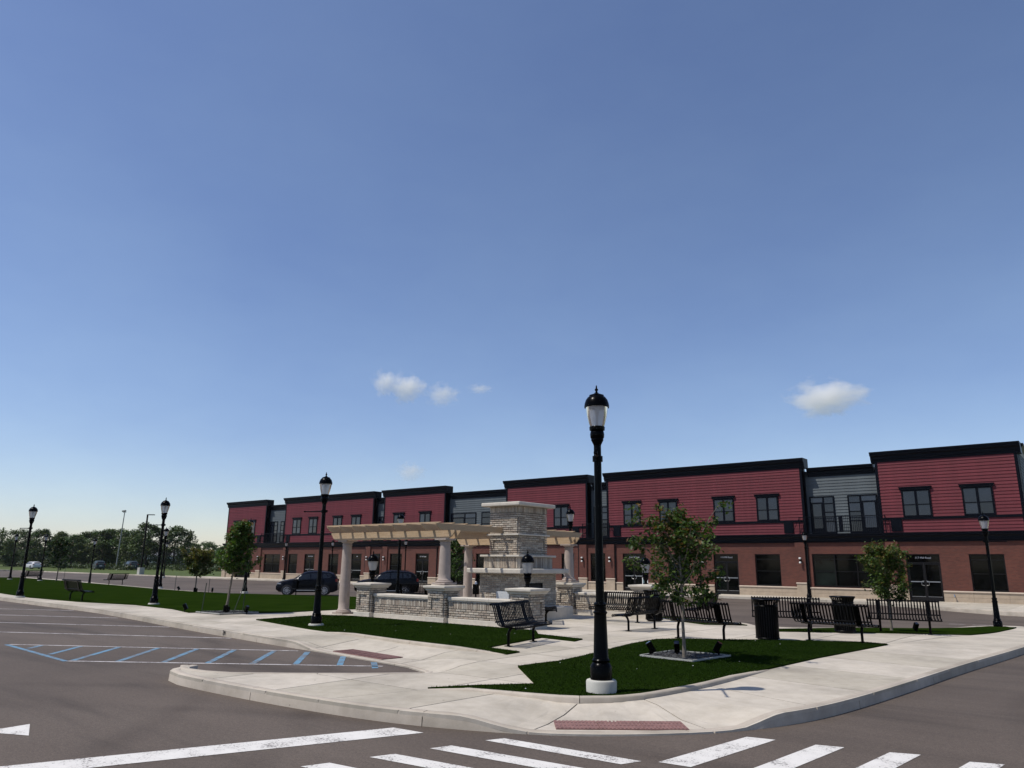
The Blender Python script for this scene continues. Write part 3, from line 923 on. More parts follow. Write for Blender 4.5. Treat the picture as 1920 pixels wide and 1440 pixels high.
for p, q in (((-6.1, 36.15), (-5.55, 36.35)), ((-5.3, 36.3), (-3.9, 36.85)), ((-20.0, 40.2), (-18.0, 40.2)), ((-26.0, 40.2), (-24, 40.2))):
    stripe(p, q, 0.10, 'paint_worn', 'street_line')

# ================================================================== the shop building
F = 51.975
def X(s): return -10.05 - s
bld = thing('shop_building', 'long two storey shop building with red and grey siding over brick', 'building', (0, 0, 0))
RED = [(-5.85, 1.88), (6.5, 22.1), (23.95, 32.6), (40.1, 48.85), (50.4, 66.0), (69.85, 78.3)]
GREY = [(1.88, 6.5), (22.1, 23.95), (32.6, 40.1), (48.85, 50.4), (66.0, 69.85)]
ZB = 0.2
# ground-floor openings: (s0, s1, z0, z1, kind)
OPEN = [(-4.5, -2.73, 0.62, 2.71, 'win'), (-1.2, 0.66, -0.05, 2.71, 'door'), (2.15, 6.3, 0.66, 2.72, 'shop'), (8.43, 10.18, 0.62, 2.71, 'win'), (11.4, 13.23, -0.05, 2.72, 'door'), (15.1, 16.85, 0.62, 2.71, 'win'), (18.85, 20.75, -0.05, 2.76, 'door'),
        (22.35, 23.75, 0.66, 2.78, 'shop'), (25.35, 26.6, -0.05, 2.76, 'door1'), (28.55, 30.4, 0.62, 2.74, 'win'), (33.0, 36.1, 0.0, 2.76, 'shop'), (36.5, 39.6, 0.0, 2.76, 'shop'), (42.14, 43.95, -0.05, 2.78, 'door'), (45.9, 47.65, 0.62, 2.76, 'win'), (49.1, 50.2, 0.66, 2.76, 'shop'),
        (52.0, 53.7, -0.05, 2.76, 'door1'), (55.77, 57.47, 0.62, 2.74, 'win'), (59.92, 61.74, -0.05, 2.74, 'door'), (63.07, 64.77, 0.62, 2.74, 'win'), (66.4, 69.6, 0.68, 2.72, 'shop'), (72.2, 75.6, 0.0, 2.74, 'shop')]
# brick wall around the openings
edges = [-5.85]
def wall_piece(s0, s1, z0, z1, y0=F, y1=F + 0.35, mat='brick', name='brick_wall'):
    if s1 - s0 < 0.01 or z1 - z0 < 0.01: return
    MB().box(X(s1), X(s0), y0, y1, z0, z1).build(name, mat, bld)
cur = -5.85
def base_run(s0, s1, top=0.50):
    if s1 - s0 < 0.05: return
    x0, x1 = X(s1), X(s0)
    n = max(1, round((s1 - s0) / 1.22)); w = (x1 - x0) / n
    key = round(w, 3)
    for lv, (za, zb_) in enumerate(((-0.06, 0.205), (0.213, top))):
        me = MB().box(0.003, w - 0.003, 0, 0.30, za, zb_).mesh('stone_block', 'base_stone')
        for k in range(n):
            obj('stone_block', me, bld, (x0 + k * w, F - 0.055 - 0.004 * ((k * 7 + lv * 3) % 3), 0))
    b = MB().prism([(F - 0.10, top + 0.004), (F + 0.2, top + 0.004), (F + 0.2, top + 0.085), (F - 0.04, top + 0.085), (F - 0.10, top + 0.055)], x0, x1, 'x').build('base_cap', 'base_cap', bld)
for s0, s1, z0, z1, kind in OPEN + [(78.3, 78.3, 0, 0, None)]:
    wall_piece(cur, s0, -0.2, 3.5)
    base_run(cur + 0.0, s0)
    if kind:
        wall_piece(s0, s1, z1, 3.5)
        if z0 > 0.3:
            wall_piece(s0, s1, -0.2, z0 - 0.04)
            base_run(s0 - 0.0, s1, 0.50)
    cur = s1
# brick soldier lintels slightly proud
for s0, s1, z0, z1, kind in OPEN:
    MB().box(X(s1) - 0.1, X(s0) + 0.1, F - 0.012, F + 0.1, z1 + 0.002, z1 + 0.20).build('lintel', 'brick', bld)
# interior darkness behind the ground floor, put into a near-black wall colour
MB().box(X(78.0), X(-5.6), F + 0.8, F + 0.9, -0.2, 3.4).build('inner_wall', 'dark_inside', bld)
MB().box(X(78.0), X(-5.6), F + 0.1, F + 0.85, -0.2, -0.06).build('inner_floor', 'joint', bld)

HNDL = None
def frame_rect(m, x0, x1, z0, z1, y0, y1, t):
    m.box(x0, x0 + t, y0, y1, z0, z1); m.box(x1 - t, x1, y0, y1, z0, z1)
    m.box(x0 + t, x1 - t, y0, y1, z1 - t, z1); m.box(x0 + t, x1 - t, y0, y1, z0, z0 + t)
for s0, s1, z0, z1, kind in OPEN:
    x0, x1 = X(s1), X(s0)
    y = F + 0.14
    if kind in ('win', 'shop'):
        n = max(1, round((x1 - x0) / 1.35)) if kind == 'shop' else 1
        m = MB(); frame_rect(m, x0, x1, z0, z1, y - 0.05, y + 0.05, 0.055)
        rows = [z0 + 0.055, z0 + (z1 - z0) * 0.46, z0 + (z1 - z0) * 0.84, z1 - 0.055] if z0 > 0.3 else [z0 + 0.055, 0.98, 2.25, z1 - 0.055]
        cols = [x0 + 0.055 + (x1 - x0 - 0.11) * k / n for k in range(n + 1)]
        for r in rows[1:-1]: m.box(x0 + 0.055, x1 - 0.055, y - 0.045, y + 0.045, r - 0.02, r + 0.02)
        for c in cols[1:-1]: m.box(c - 0.025, c + 0.025, y - 0.047, y + 0.047, z0 + 0.055, z1 - 0.055)
        w = m.build('shop_window', 'bronze', bld)
        for i in range(n):
            for j in range(3):
                MB().box(cols[i] + 0.01, cols[i + 1] - 0.01, y - 0.008, y + 0.008, rows[j] + 0.01, rows[j + 1] - 0.01).build('pane', 'shop_glass', w)
        if z0 > 0.3:
            pass
    else:
        m = MB(); frame_rect(m, x0, x1, z0, z1, y - 0.06, y + 0.06, 0.05)
        m.box(x0 + 0.05, x1 - 0.05, y - 0.055, y + 0.055, 2.16, 2.22)
        d = m.build('shop_door', 'bronze', bld)
        lv = 2 if kind == 'door' else 1
        lw = (x1 - x0 - 0.10) / lv
        MB().box(x0 + 0.055, x1 - 0.055, y - 0.008, y + 0.008, 2.225, z1 - 0.055).build('transom_pane', 'shop_glass', d)
        for k in range(lv):
            a = x0 + 0.05 + k * lw; b = a + lw
            mm = MB(); frame_rect(mm, a + 0.006, b - 0.006, z0 + 0.01, 2.155, y - 0.03, y + 0.03, 0.07)
            mm.box(a + 0.07, b - 0.07, y - 0.028, y + 0.028, z0 + 0.08, z0 + 0.25)
            mm.build('door_leaf', 'bronze', d)
            MB().box(a + 0.072, b - 0.072, y - 0.006, y + 0.006, z0 + 0.252, 2.083).build('pane', 'shop_glass', d)
            MB().box(a + 0.08, b - 0.08, y - 0.045, y - 0.02, 1.05, 1.10).build('push_bar', 'steel', d)
            hx = b - 0.07 if (k == 0 and lv == 2) else a + 0.07
            sg = -1 if (k == 0 and lv == 2) else 1
            MB().tube([(hx, y - 0.03, 1.13), (hx + sg * 0.0, y - 0.1, 1.13), (hx + sg * 0.13, y - 0.1, 1.10), (hx + sg * 0.13, y - 0.1, 0.88), (hx, y - 0.1, 0.85), (hx, y - 0.03, 0.85)], 0.014, 6).build('handle', 'steel', d)
            MB().box(a + 0.06, b - 0.06, y - 0.034, y - 0.028, z0 + 0.245, z0 + 0.262).build('kick_rail', 'steel', d)

def text(body, size, loc, rot, mat, parent, name='lettering'):
    c = bpy.data.curves.new(name, 'FONT'); c.body = body; c.size = size; c.align_x = 'CENTER'; c.extrude = 0.004
    o = bpy.data.objects.new(name, c); COL.objects.link(o)
    dg = bpy.context.evaluated_depsgraph_get()
    me = bpy.data.meshes.new_from_object(o.evaluated_get(dg))
    bpy.data.objects.remove(o)
    me.materials.clear(); me.materials.append(M[mat])
    ob = obj(name, me, parent, loc); ob.rotation_euler = rot
    return ob
for s, t in ((-0.27, '117 Mill Road'), (12.3, '115 Mill Road'), (19.8, '113 Mill Road'), (43.05, '107 Mill Road'), (60.83, '103 Mill Road'), (52.85, '105')):
    text(t, 0.16, (X(s), F + 0.12, 2.44), (PI / 2, 0, 0), 'letter', bld)

# pilasters, downpipes, wall lamps
for s in (1.0, 6.62, 21.45, 24.05, 32.0, 39.95, 47.95, 50.55, 65.05, 70.2, 77.6):
    MB().box(X(s + 0.72), X(s), F - 0.13, F + 0.02, 0.87, 3.46).build('pilaster', 'brick', bld)
    MB().box(X(s + 0.75), X(s - 0.03), F - 0.165, F + 0.02, -0.06, 0.78).build('pilaster_base', 'base_stone', bld)
    MB().prism([(F - 0.20, 0.784), (F, 0.784), (F, 0.868), (F - 0.14, 0.868), (F - 0.20, 0.84)], X(s + 0.78), X(s - 0.06), 'x').build('pilaster_cap', 'base_cap', bld)
for s in (6.55, 21.38, 24.85, 48.75, 51.35, 64.95, 70.98, 41.0, 14.3):
    m = MB().tube([(X(s), F - 0.06, 0.0), (X(s), F - 0.06, 3.40)], 0.045, 8)
    for z in (0.9, 2.1, 3.2): m.box(X(s) - 0.07, X(s) + 0.07, F - 0.09, F - 0.01, z, z + 0.035)
    m.build('downpipe', 'bronze', bld, 40)
for s, dy in ((7.0, -0.13), (1.35, -0.13), (21.8, -0.13), (24.4, -0.13), (40.3, -0.13), (48.3, -0.13), (50.9, -0.13), (58.8, 0), (65.4, -0.13), (70.55, -0.13), (14.0, 0), (28.0, 0)):
    yy = F + dy
    m = MB().box(X(s) - 0.05, X(s) + 0.05, yy - 0.03, yy, 2.15, 2.45)
    m.tube([(X(s), yy - 0.02, 2.3), (X(s), yy - 0.12, 2.34), (X(s), yy - 0.16, 2.30)], 0.018, 6)
    m.lathe([(0.035, 2.22), (0.05, 2.24), (0.05, 2.36), (0.03, 2.38)], 10, X(s), yy - 0.16)
    wl = m.build('wall_lamp', 'bronze', bld, 40)
    MB().lathe([(0.052, 2.375), (0.085, 2.40), (0.085, 2.47), (0.04, 2.49)], 10, X(s), yy - 0.16).build('lens', 'white_lens', wl, 40)
    MB().lathe([(0.04, 2.10), (0.075, 2.12), (0.075, 2.19), (0.045, 2.218)], 10, X(s), yy - 0.16).build('lens', 'white_lens', wl, 40)
for s in (-1.75, 14.2, 29.3, 58.0, 45.0):
    m = MB().tube([(X(s), F - 0.05, 0.36), (X(s), F - 0.15, 0.36), (X(s) + 0.03, F - 0.17, 0.25)], 0.03, 8)
    m.lathe([(0.05, 0), (0.05, 0.02)], 10, X(s) + 0.03, F - 0.17, 0.22)
    m.build('wall_valve', 'steel', bld, 40)

# upper storey: siding boards
def boards(s0, s1, z0, z1, y, mat, name='siding_board', exp=0.195):
    x0, x1 = X(s1), X(s0)
    L = x1 - x0
    me = MB().prism([(-0.038, 0.0), (-0.038, 0.012), (-0.008, exp + 0.02), (0.02, exp + 0.02), (0.02, 0.0)], 0, L, 'x').mesh(name, mat)
    z = z0
    while z < z1 - 0.04:
        o = obj(name, me, bld, (x0, y, z))
        if z + exp > z1: o.scale.z = (z1 - z) / (exp + 0.02)
        z += exp
for s0, s1 in RED:
    MB().box(X(s1), X(s0), F + 0.02, F + 0.30, 3.9, 8.6).build('backing_wall', 'red_core', bld)
    boards(s0 + 0.17, s1 - 0.17, 4.0, 4.80, F, 'red_board')
    boards(s0 + 0.17, s1 - 0.17, 4.95, 8.46, F, 'red_board')
    for s in (s0, s1 - 0.17):   # corner boards and the dark returns
        MB().box(X(s + 0.17), X(s), F - 0.045, F + 0.62, 3.95, 8.46).build('corner_board', 'trim', bld)
    MB().box(X(s1 - 0.172), X(s0 + 0.172), F - 0.075, F + 0.05, 4.80, 4.95).build('trim_band', 'trim', bld)
    # crown: stacked profile with returns
    prof = [(-0.05, 8.46), (-0.05, 8.60), (-0.11, 8.63), (-0.11, 8.80), (-0.20, 8.88), (-0.27, 8.90), (-0.27, 9.00), (-0.32, 9.03), (-0.32, 9.12), (0.75, 9.12), (0.75, 8.46)]
    MB().prism([(F + a, z) for a, z in prof], X(s1 + 0.02) - 0.18, X(s0 - 0.02) + 0.18, 'x').build('cornice', 'trim', bld)
for s0, s1 in GREY:
    y = F + 0.60
    MB().box(X(s1), X(s0), y + 0.02, y + 0.3, 3.9, 8.0).build('backing_wall', 'grey_core', bld)
    boards(s0 + 0.0, s1 - 0.0, 4.05, 7.86, y, 'grey_board')
    prof = [(-0.05, 7.86), (-0.05, 8.0), (-0.11, 8.03), (-0.11, 8.18), (-0.20, 8.25), (-0.27, 8.27), (-0.27, 8.36), (-0.32, 8.39), (-0.32, 8.47), (0.15, 8.47), (0.15, 7.86)]
    MB().prism([(y + a, z) for a, z in prof], X(s1) + 0.19, X(s0) - 0.19, 'x').build('cornice', 'trim', bld)
# roof slab and rear/side walls
MB().box(X(78.28), X(-5.83), F + 0.9, F + 17, -0.2, 8.3).build('rear_block', 'grey_core', bld)
boards_x = X(-5.85)
me = MB().prism([(0.036, 0.0), (0.036, 0.012), (0.006, 0.215), (0, 0.215), (0, 0)], 0, 16.3, 'y').mesh('siding_board', 'grey_board')
for k in range(23):
    obj('siding_board', me, bld, (boards_x + 0.005, F + 0.66, 4.0 + 0.195 * k))
MB().box(boards_x - 0.3, boards_x, F + 0.36, F + 17, -0.2, 4.0).build('brick_wall', 'brick', bld)
MB().prism([(boards_x - 0.4, 8.46), (boards_x + 0.05, 8.46), (boards_x + 0.1, 8.7), (boards_x + 0.3, 9.0), (boards_x + 0.3, 9.121), (boards_x - 0.4, 9.121)], F + 0.76, F + 17, 'y').build('cornice', 'trim', bld)
# middle cornice over the shops
prof = [(0.02, 3.45), (-0.08, 3.45), (-0.08, 3.52), (-0.14, 3.55), (-0.14, 3.74), (-0.22, 3.82), (-0.30, 3.85), (-0.30, 3.93), (-0.34, 3.96), (-0.34, 4.02), (0.64, 4.02), (0.64, 3.9), (0.02, 3.9)]
MB().prism([(F + a, z) for a, z in prof], X(78.3) - 0.2, X(-5.85) + 0.2, 'x').build('middle_cornice', 'trim', bld)

# upper windows
def win4(s0, s1, z0, z1):
    x0, x1 = X(s1), X(s0); y = F - 0.06
    m = MB(); frame_rect(m, x0, x1, z0, z1 - 0.16, y - 0.03, F + 0.01, 0.10)
    m.box(x0 - 0.09, x1 + 0.09, y - 0.07, F + 0.01, z1 - 0.16, z1 - 0.03); m.box(x0 - 0.12, x1 + 0.12, y - 0.10, F + 0.01, z1 - 0.03, z1 + 0.02)
    zt = z1 - 0.26; zb = z0 + 0.10; xm = (x0 + x1) / 2; zm = zb + (zt - zb) * 0.44
    m.box(xm - 0.07, xm + 0.07, y - 0.025, F + 0.01, zb, zt); m.box(x0 + 0.1, xm - 0.07, y - 0.02, F + 0.01, zm - 0.03, zm + 0.03); m.box(xm + 0.07, x1 - 0.1, y - 0.02, F + 0.01, zm - 0.03, zm + 0.03)
    w = m.build('window', 'trim', bld)
    for a, b in ((x0 + 0.1, xm - 0.07), (xm + 0.07, x1 - 0.1)):
        for c, d in ((zb, zm - 0.03), (zm + 0.03, zt)):
            MB().box(a, b, F - 0.058, F - 0.046, c, d).build('pane', 'glass', w)
for s0, s1 in ((-4.4, -2.8), (-1.12, 0.5), (8.25, 9.8), (11.45, 13.0), (15.9, 17.4), (19.05, 20.55), (25.85, 27.35), (29.2, 30.7), (42.05, 43.55), (45.8, 47.3), (52.4, 53.9), (55.5, 57.0), (59.8, 61.3), (62.8, 64.35), (72.0, 73.55), (75.2, 76.7)):
    win4(s0, s1, 4.952, 6.79)
# glazed balcony doors of the grey bays
def bay(s0, s1, doorleft):
    x0, x1 = X(s1), X(s0); y = F + 0.60 - 0.055; z0, z1 = 4.05, 6.52
    m = MB(); frame_rect(m, x0, x1, z0, z1, y - 0.03, y + 0.04, 0.09)
    xm = x0 + (x1 - x0) * (0.56 if doorleft else 0.44)
    m.box(xm - 0.06, xm + 0.06, y - 0.028, y + 0.035, z0 + 0.09, z1 - 0.09)
    a, b = (x0 + 0.09, xm - 0.06); c, d = (xm + 0.06, x1 - 0.09)
    if not doorleft: (a, b), (c, d) = (c, d), (a, b)
    m.box(a, b, y - 0.025, y + 0.03, 6.02, 6.12)                      # transom over the door leaf
    m.box(a, a + 0.09, y - 0.025, y + 0.03, z0 + 0.09, 6.02); m.box(b - 0.09, b, y - 0.025, y + 0.03, z0 + 0.09, 6.02); m.box(a + 0.09, b - 0.09, y - 0.025, y + 0.03, z0 + 0.09, z0 + 0.35)
    for z in (4.85, 5.45, 6.02): m.box(c, d, y - 0.024, y + 0.03, z - 0.035, z + 0.035)
    w = m.build('balcony_door', 'trim', bld)
    MB().box(a + 0.09, b - 0.09, y - 0.005, y + 0.008, z0 + 0.35, 6.02).build('pane', 'glass', w)
    MB().box(a, b, y - 0.005, y + 0.008, 6.12, z1 - 0.09).build('pane', 'glass', w)
    zz = [z0 + 0.09, 4.815, 4.885, 5.415, 5.485, 5.985, 6.055, z1 - 0.09]
    for k in range(4): MB().box(c, d, y - 0.005, y + 0.008, zz[2 * k], zz[2 * k + 1]).build('pane', 'glass', w)
for s0, s1, dl in ((4.72, 6.32, True), (2.05, 3.87, False), (22.35, 23.7, True), (36.66, 39.87, True), (32.95, 36.0, False), (48.95, 50.27, True), (68.2, 69.75, True), (66.1, 67.6, False)):
    bay(s0, s1, dl)
# balconies: floor edge, rails, pickets, diagonal stays and dark end panels
for s0, s1 in GREY:
    x0, x1 = X(s1) - 0.35, X(s0) + 0.35
    y = F - 0.28
    m = MB().box(x0, x1, y - 0.02, y + 0.02, 5.08, 5.13); m.box(x0, x1, y - 0.015, y + 0.015, 4.10, 4.14)
    for xx in (x0, x1): m.box(xx - 0.025, xx + 0.025, y - 0.025, y + 0.025, 4.02, 5.14)
    if s1 - s0 > 3: m.box((x0 + x1) / 2 - 0.12, (x0 + x1) / 2 + 0.12, y - 0.02, y + 0.02, 4.14, 5.08)
    r = m.build('balcony_rail', 'trim', bld)
    p = MB(); k = x0 + 0.11
    while k < x1 - 0.05:
        p.box(k - 0.009, k + 0.009, y - 0.009, y + 0.009, 4.14, 5.08); k += 0.11
    tag(p.build('pickets', 'trim', r), kind='stuff')
    for xx, dx in ((x0, -0.55), (x1, 0.55)):
        MB().tube([(xx, y, 5.05), (xx + dx, F - 0.2, 4.05)], 0.014, 6).build('stay', 'trim', bld)
    for xx in (X(s1) - 1.15 - 0.32, X(s0) + 0.62):
        if X(78.2) < xx < X(-5.8): MB().box(xx, xx + 0.62, F - 0.10, F + 0.01, 4.1, 4.92).build('scupper_box', 'trim', bld)

# ================================================================== plaza masonry: veneer brick generator
PAL = [(0.40, 0.345, 0.275), (0.46, 0.40, 0.325), (0.345, 0.29, 0.232), (0.51, 0.45, 0.365), (0.37, 0.305, 0.24), (0.43, 0.385, 0.32), (0.31, 0.26, 0.21)]
class Veneer:
    def __init__(self): self.m = MB(); self.cols = []
    def brick(self, o, u, w, n, u0, u1, z0, z1, d):
        # o origin (x,y), u unit along the face, n outward normal; d depth proud
        def P(a, z, k): return (o[0] + u[0] * a + n[0] * k, o[1] + u[1] * a + n[1] * k, z)
        j = 0.0025
        r = lambda: random.uniform(-j, j)
        e = 0.004
        back = [P(u0, z0, -0.01), P(u1, z0, -0.01), P(u1, z1, -0.01), P(u0, z1, -0.01)]
        fr = [P(u0 + e + r(), z0 + e + r(), d), P(u1 - e + r(), z0 + e + r(), d), P(u1 - e + r(), z1 - e + r(), d), P(u0 + e + r(), z1 - e + r(), d)]
        self.m.add(back + fr, [(4, 5, 6, 7), (0, 1, 5, 4), (1, 2, 6, 5), (2, 3, 7, 6), (3, 0, 4, 7)])
        c = random.choice(PAL); k = random.uniform(0.85, 1.15)
        self.cols += [(c[0] * k, c[1] * k, c[2] * k, 1)] * 8
    def face(self, o, u, n, L, z0, z1, soldier=0.0, panel=None, skip=None):
        """running bond on a face of length L; optional soldier course on top; panel=(a0,a1,z0,z1) is set back"""
        bh, bl, gp = 0.062, 0.20, 0.009
        zt = z1 - soldier
        z = z0; row = 0
        while z < zt - 0.02:
            h = min(bh, zt - z)
            a = -0.10 if row % 2 else 0.0
            while a < L:
                b0, b1 = max(0, a), min(L, a + bl)
                if b1 - b0 > 0.03:
                    segs = [(b0, b1)]
                    if panel and panel[2] < z + h / 2 < panel[3]:
                        segs = []
                        pts = [b0] + [q for q in (panel[0], panel[1]) if b0 < q < b1] + [b1]
                        segs = list(zip(pts[:-1], pts[1:]))
                    for c0, c1 in segs:
                        if c1 - c0 < 0.025: continue
                        mid = (c0 + c1) / 2
                        if skip and skip[0] < mid < skip[1] and skip[2] < z + h / 2 < skip[3]: continue
                        inp = panel and panel[0] < mid < panel[1] and panel[2] < z + h / 2 < panel[3]
                        self.brick(o, u, None, n, c0 + gp / 2, c1 - gp / 2, z + gp / 2, z + h - gp / 2, (0.0 if inp else 0.045) + random.uniform(-0.003, 0.006))
                a += bl + 0.0
            z += bh + 0.006; row += 1
        if soldier:
            a = 0
            while a < L - 0.03:
                b1 = min(L, a + 0.066)
                self.brick(o, u, None, n, a + gp / 2, b1 - gp / 2, zt + gp / 2, z1 - gp / 2, 0.048 + random.uniform(-0.003, 0.006))
                a += 0.068
    def box(self, x0, x1, y0, y1, z0, z1, soldier=0.0, panel=False, skip_right=None):
        for o, u, n, L, sk in (((x0, y0), (1, 0), (0, -1), x1 - x0, None), ((x1, y0), (0, 1), (1, 0), y1 - y0, skip_right), ((x1, y1), (-1, 0), (0, 1), x1 - x0, None), ((x0, y1), (0, -1), (-1, 0), y1 - y0, None)):
            pn = (0.15, L - 0.15, z0 + 0.22, z1 - 0.17) if panel else None
            self.face(o, u, n, L, z0, z1, soldier, pn, sk)
    def build(self, parent, name='brick_veneer'):
        self.m.c = self.cols
        return tag(self.m.build(name, 'veneer', parent), kind='stuff')

def stone_slab(name, parent, x0, x1, y0, y1, z0, z1, bev=0.02, mat='cast_stone'):
    return bevel(MB().box(x0, x1, y0, y1, z0, z1).build(name, mat, parent), bev, 3)

GZ = 0.15
def pier(root, x0, x1, y0, y1):
    bz = 1.05
    MB().box(x0 + 0.065, x1 - 0.065, y0 + 0.065, y1 - 0.065, GZ - 0.1, bz).build('pier_core', 'mortar', root)
    stone_slab('pier_plinth', root, x0 - 0.03, x1 + 0.03, y0 - 0.03, y1 + 0.03, GZ - 0.08, 0.30, 0.012)
    v = Veneer(); v.box(x0 + 0.045, x1 - 0.045, y0 + 0.045, y1 - 0.045, 0.305, bz, 0, True); v.build(root)
    # moulded cap
    pr = [(0.0, bz), (0.03, bz + 0.015), (0.03, bz + 0.045), (0.075, bz + 0.085), (0.085, bz + 0.09), (0.085, bz + 0.15)]
    m = MB(); rows = [(x0 - o, x1 + o, y0 - o, y1 + o, z) for o, z in pr]
    vs_ = []
    for a, b, c, d, z in rows: vs_ += [(a, c, z), (b, c, z), (b, d, z), (a, d, z)]
    xm, ym = (x0 + x1) / 2, (y0 + y1) / 2
    vs_.append((xm, ym, bz + 0.185))
    fs = [(3, 2, 1, 0)]
    for r in range(len(rows) - 1):
        for k in range(4): fs.append((r * 4 + k, r * 4 + (k + 1) % 4, r * 4 + 4 + (k + 1) % 4, r * 4 + 4 + k))
    L = (len(rows) - 1) * 4; top = len(vs_) - 1
    fs += [(L + k, L + (k + 1) % 4, top) for k in range(4)]
    bevel(m.add(vs_, fs).build('pier_cap', 'cast_stone', root), 0.006, 2, 30)

def seat_wall(label, yo, sgn):
    # yo = outer face; sgn=+1 wall lies at larger y
    root = thing('seat_wall', label, 'wall', (0, 0, 0), 0, 'grey brick seat walls of the plaza')
    ys2 = lambda a, b: (yo + sgn * a, yo + sgn * b) if sgn > 0 else (yo - b, yo - a)
    for x0 in (-19.95, -16.65, -13.45):
        pier(root, x0, x0 + 0.73, *ys2(0, 0.73))
    for x0, x1 in ((-19.18, -16.69), (-15.88, -13.49)):
        y0, y1 = ys2(0.17, 0.56)
        MB().box(x0, x1, y0 + 0.03, y1 - 0.03, GZ - 0.1, 0.76).build('wall_core', 'mortar', root)
        stone_slab('wall_plinth', root, x0 + 0.003, x1 - 0.003, y0 - 0.04, y1 + 0.04, GZ - 0.08, 0.285, 0.012)
        v = Veneer()
        v.face((x0, y0 + 0.03), (1, 0), (0, -1), x1 - x0, 0.29, 0.76, 0.20)
        v.face((x1, y1 - 0.03), (-1, 0), (0, 1), x1 - x0, 0.29, 0.76, 0.20)
        v.build(root)
        n = 3; w = (x1 - x0) / n
        for k in range(n):
            p = [(y0 - 0.035, 0.765), (y0 - 0.035, 0.79), (y0 - 0.065, 0.81), (y0 - 0.065, 0.87), (y0 - 0.05, 0.885), (y1 + 0.05, 0.885), (y1 + 0.065, 0.87), (y1 + 0.065, 0.81), (y1 + 0.035, 0.79), (y1 + 0.035, 0.765)]
            MB().prism(p, x0 + k * w + 0.003, x0 + (k + 1) * w - 0.003, 'x').build('coping_stone', 'cast_stone', root)
    return root
seat_wall('low grey brick seat wall with three piers nearest the road', 16.55, 1)
seat_wall('low grey brick seat wall on the far side of the fireplace', 23.95, -1)

# ---- fireplace
fp = thing('outdoor_fireplace', 'tall square grey brick outdoor fireplace with pale stone ledges and cap', 'fireplace', (0, 0, 0))
cx0, cx1, cy0, cy1 = -16.69, -15.43, 19.43, 21.07
def grow(k): return cx0 - k, cx1 + k, cy0 - k, cy1 + k
v = Veneer()
b0 = grow(0.22); 
MB().box(b0[0] + .03, b0[1] - .03, b0[2] + .03, b0[3] - .03, GZ - 0.1, 1.55).build('body_core', 'mortar', fp)
fx, fw0, fw1, fz0, fz1 = b0[1], 0.35, 1.16, 0.62, 1.22       # firebox on the right-hand face
v.box(b0[0] + .045, b0[1] - .045, b0[2] + .045, b0[3] - .045, GZ, 1.55, 0.0, False, (fw0, fw1, fz0, fz1))
yb = b0[2] + 0.045
m = MB(); m.box(fx - 0.03, fx + 0.004, yb + fw0, yb + fw1, fz0, fz1)  # flat near-black plate drawn in place of a hollow opening
m.build('firebox', 'dark_inside', fp)
m = MB(); frame_rect_y = [(yb + fw0 - 0.03, yb + fw0), (yb + fw1, yb + fw1 + 0.03)]
for a, b in frame_rect_y: m.box(fx - 0.02, fx + 0.03, a, b, fz0, fz1)
m.box(fx - 0.02, fx + 0.03, yb + fw0 - 0.03, yb + fw1 + 0.03, fz1, fz1 + 0.04)
m.build('firebox_frame', 'black_metal', fp)
stone_slab('mantel', fp, *grow(0.52), 1.555, 1.715, 0.035)
t2 = grow(0.13)
MB().box(t2[0] + .03, t2[1] - .03, t2[2] + .03, t2[3] - .03, 1.715, 2.08).build('tier_core', 'mortar', fp)
v.box(t2[0] + .045, t2[1] - .045, t2[2] + .045, t2[3] - .045, 1.718, 2.08, 0.355)
stone_slab('ledge', fp, *grow(0.21), 2.082, 2.15, 0.02)
MB().box(cx0 + .065, cx1 - .065, cy0 + .065, cy1 - .065, 2.15, 3.74).build('shaft_core', 'mortar', fp)
v.box(cx0 + .045, cx1 - .045, cy0 + .045, cy1 - .045, 2.153, 2.775, 0, True)
stone_slab('shaft_band', fp, *grow(0.055), 2.777, 2.835, 0.012)
v.box(cx0 + .045, cx1 - .045, cy0 + .045, cy1 - .045, 2.838, 3.735, 0.21)
stone_slab('chimney_cap', fp, *grow(0.20), 3.737, 3.86, 0.03)
v.build(fp)
stone_slab('hearth', fp, b0[1] + 0.003, b0[1] + 0.72, b0[2] + 0.42, b0[3] - 0.10, GZ - 0.05, 0.53, 0.02)
MB().box(-16.1, -15.58, b0[2] - 0.05, b0[2] + 0.05, 0.58, 1.0).build('access_panel', 'panel_pale', fp)

# ---- pergola on four columns
pg = thing('pergola', 'pale timber pergola on round stone columns beside the fireplace', 'pergola', (0, 0, 0))
def column(x, y, z0, z1):
    h = z1 - z0
    m = MB()
    m.box(x - 0.27, x + 0.27, y - 0.27, y + 0.27, z0, z0 + 0.05)
    pr = [(0.25, 0.05), (0.265, 0.075), (0.25, 0.105), (0.205, 0.115), (0.215, 0.135), (0.195, 0.155)]
    for k in range(9):
        t = k / 8
        pr.append((0.185 - 0.028 * t ** 1.6, 0.17 + (h - 0.34) * t))
    pr += [(0.175, h - 0.165), (0.175, h - 0.14), (0.158, h - 0.13), (0.158, h - 0.10), (0.20, h - 0.07), (0.22, h - 0.05), (0.22, h - 0.045)]
    m.lathe(pr, 24, x, y, z0)
    m.box(x - 0.235, x + 0.235, y - 0.235, y + 0.235, z1 - 0.045, z1)
    m.build('column', 'column', pg, 35)
for x, y, z0 in ((-21.2, 17.1, GZ), (-16.29, 16.92, 1.238), (-21.2, 23.4, GZ), (-16.29, 23.58, 1.238)):
    column(x, y, z0, 2.60)
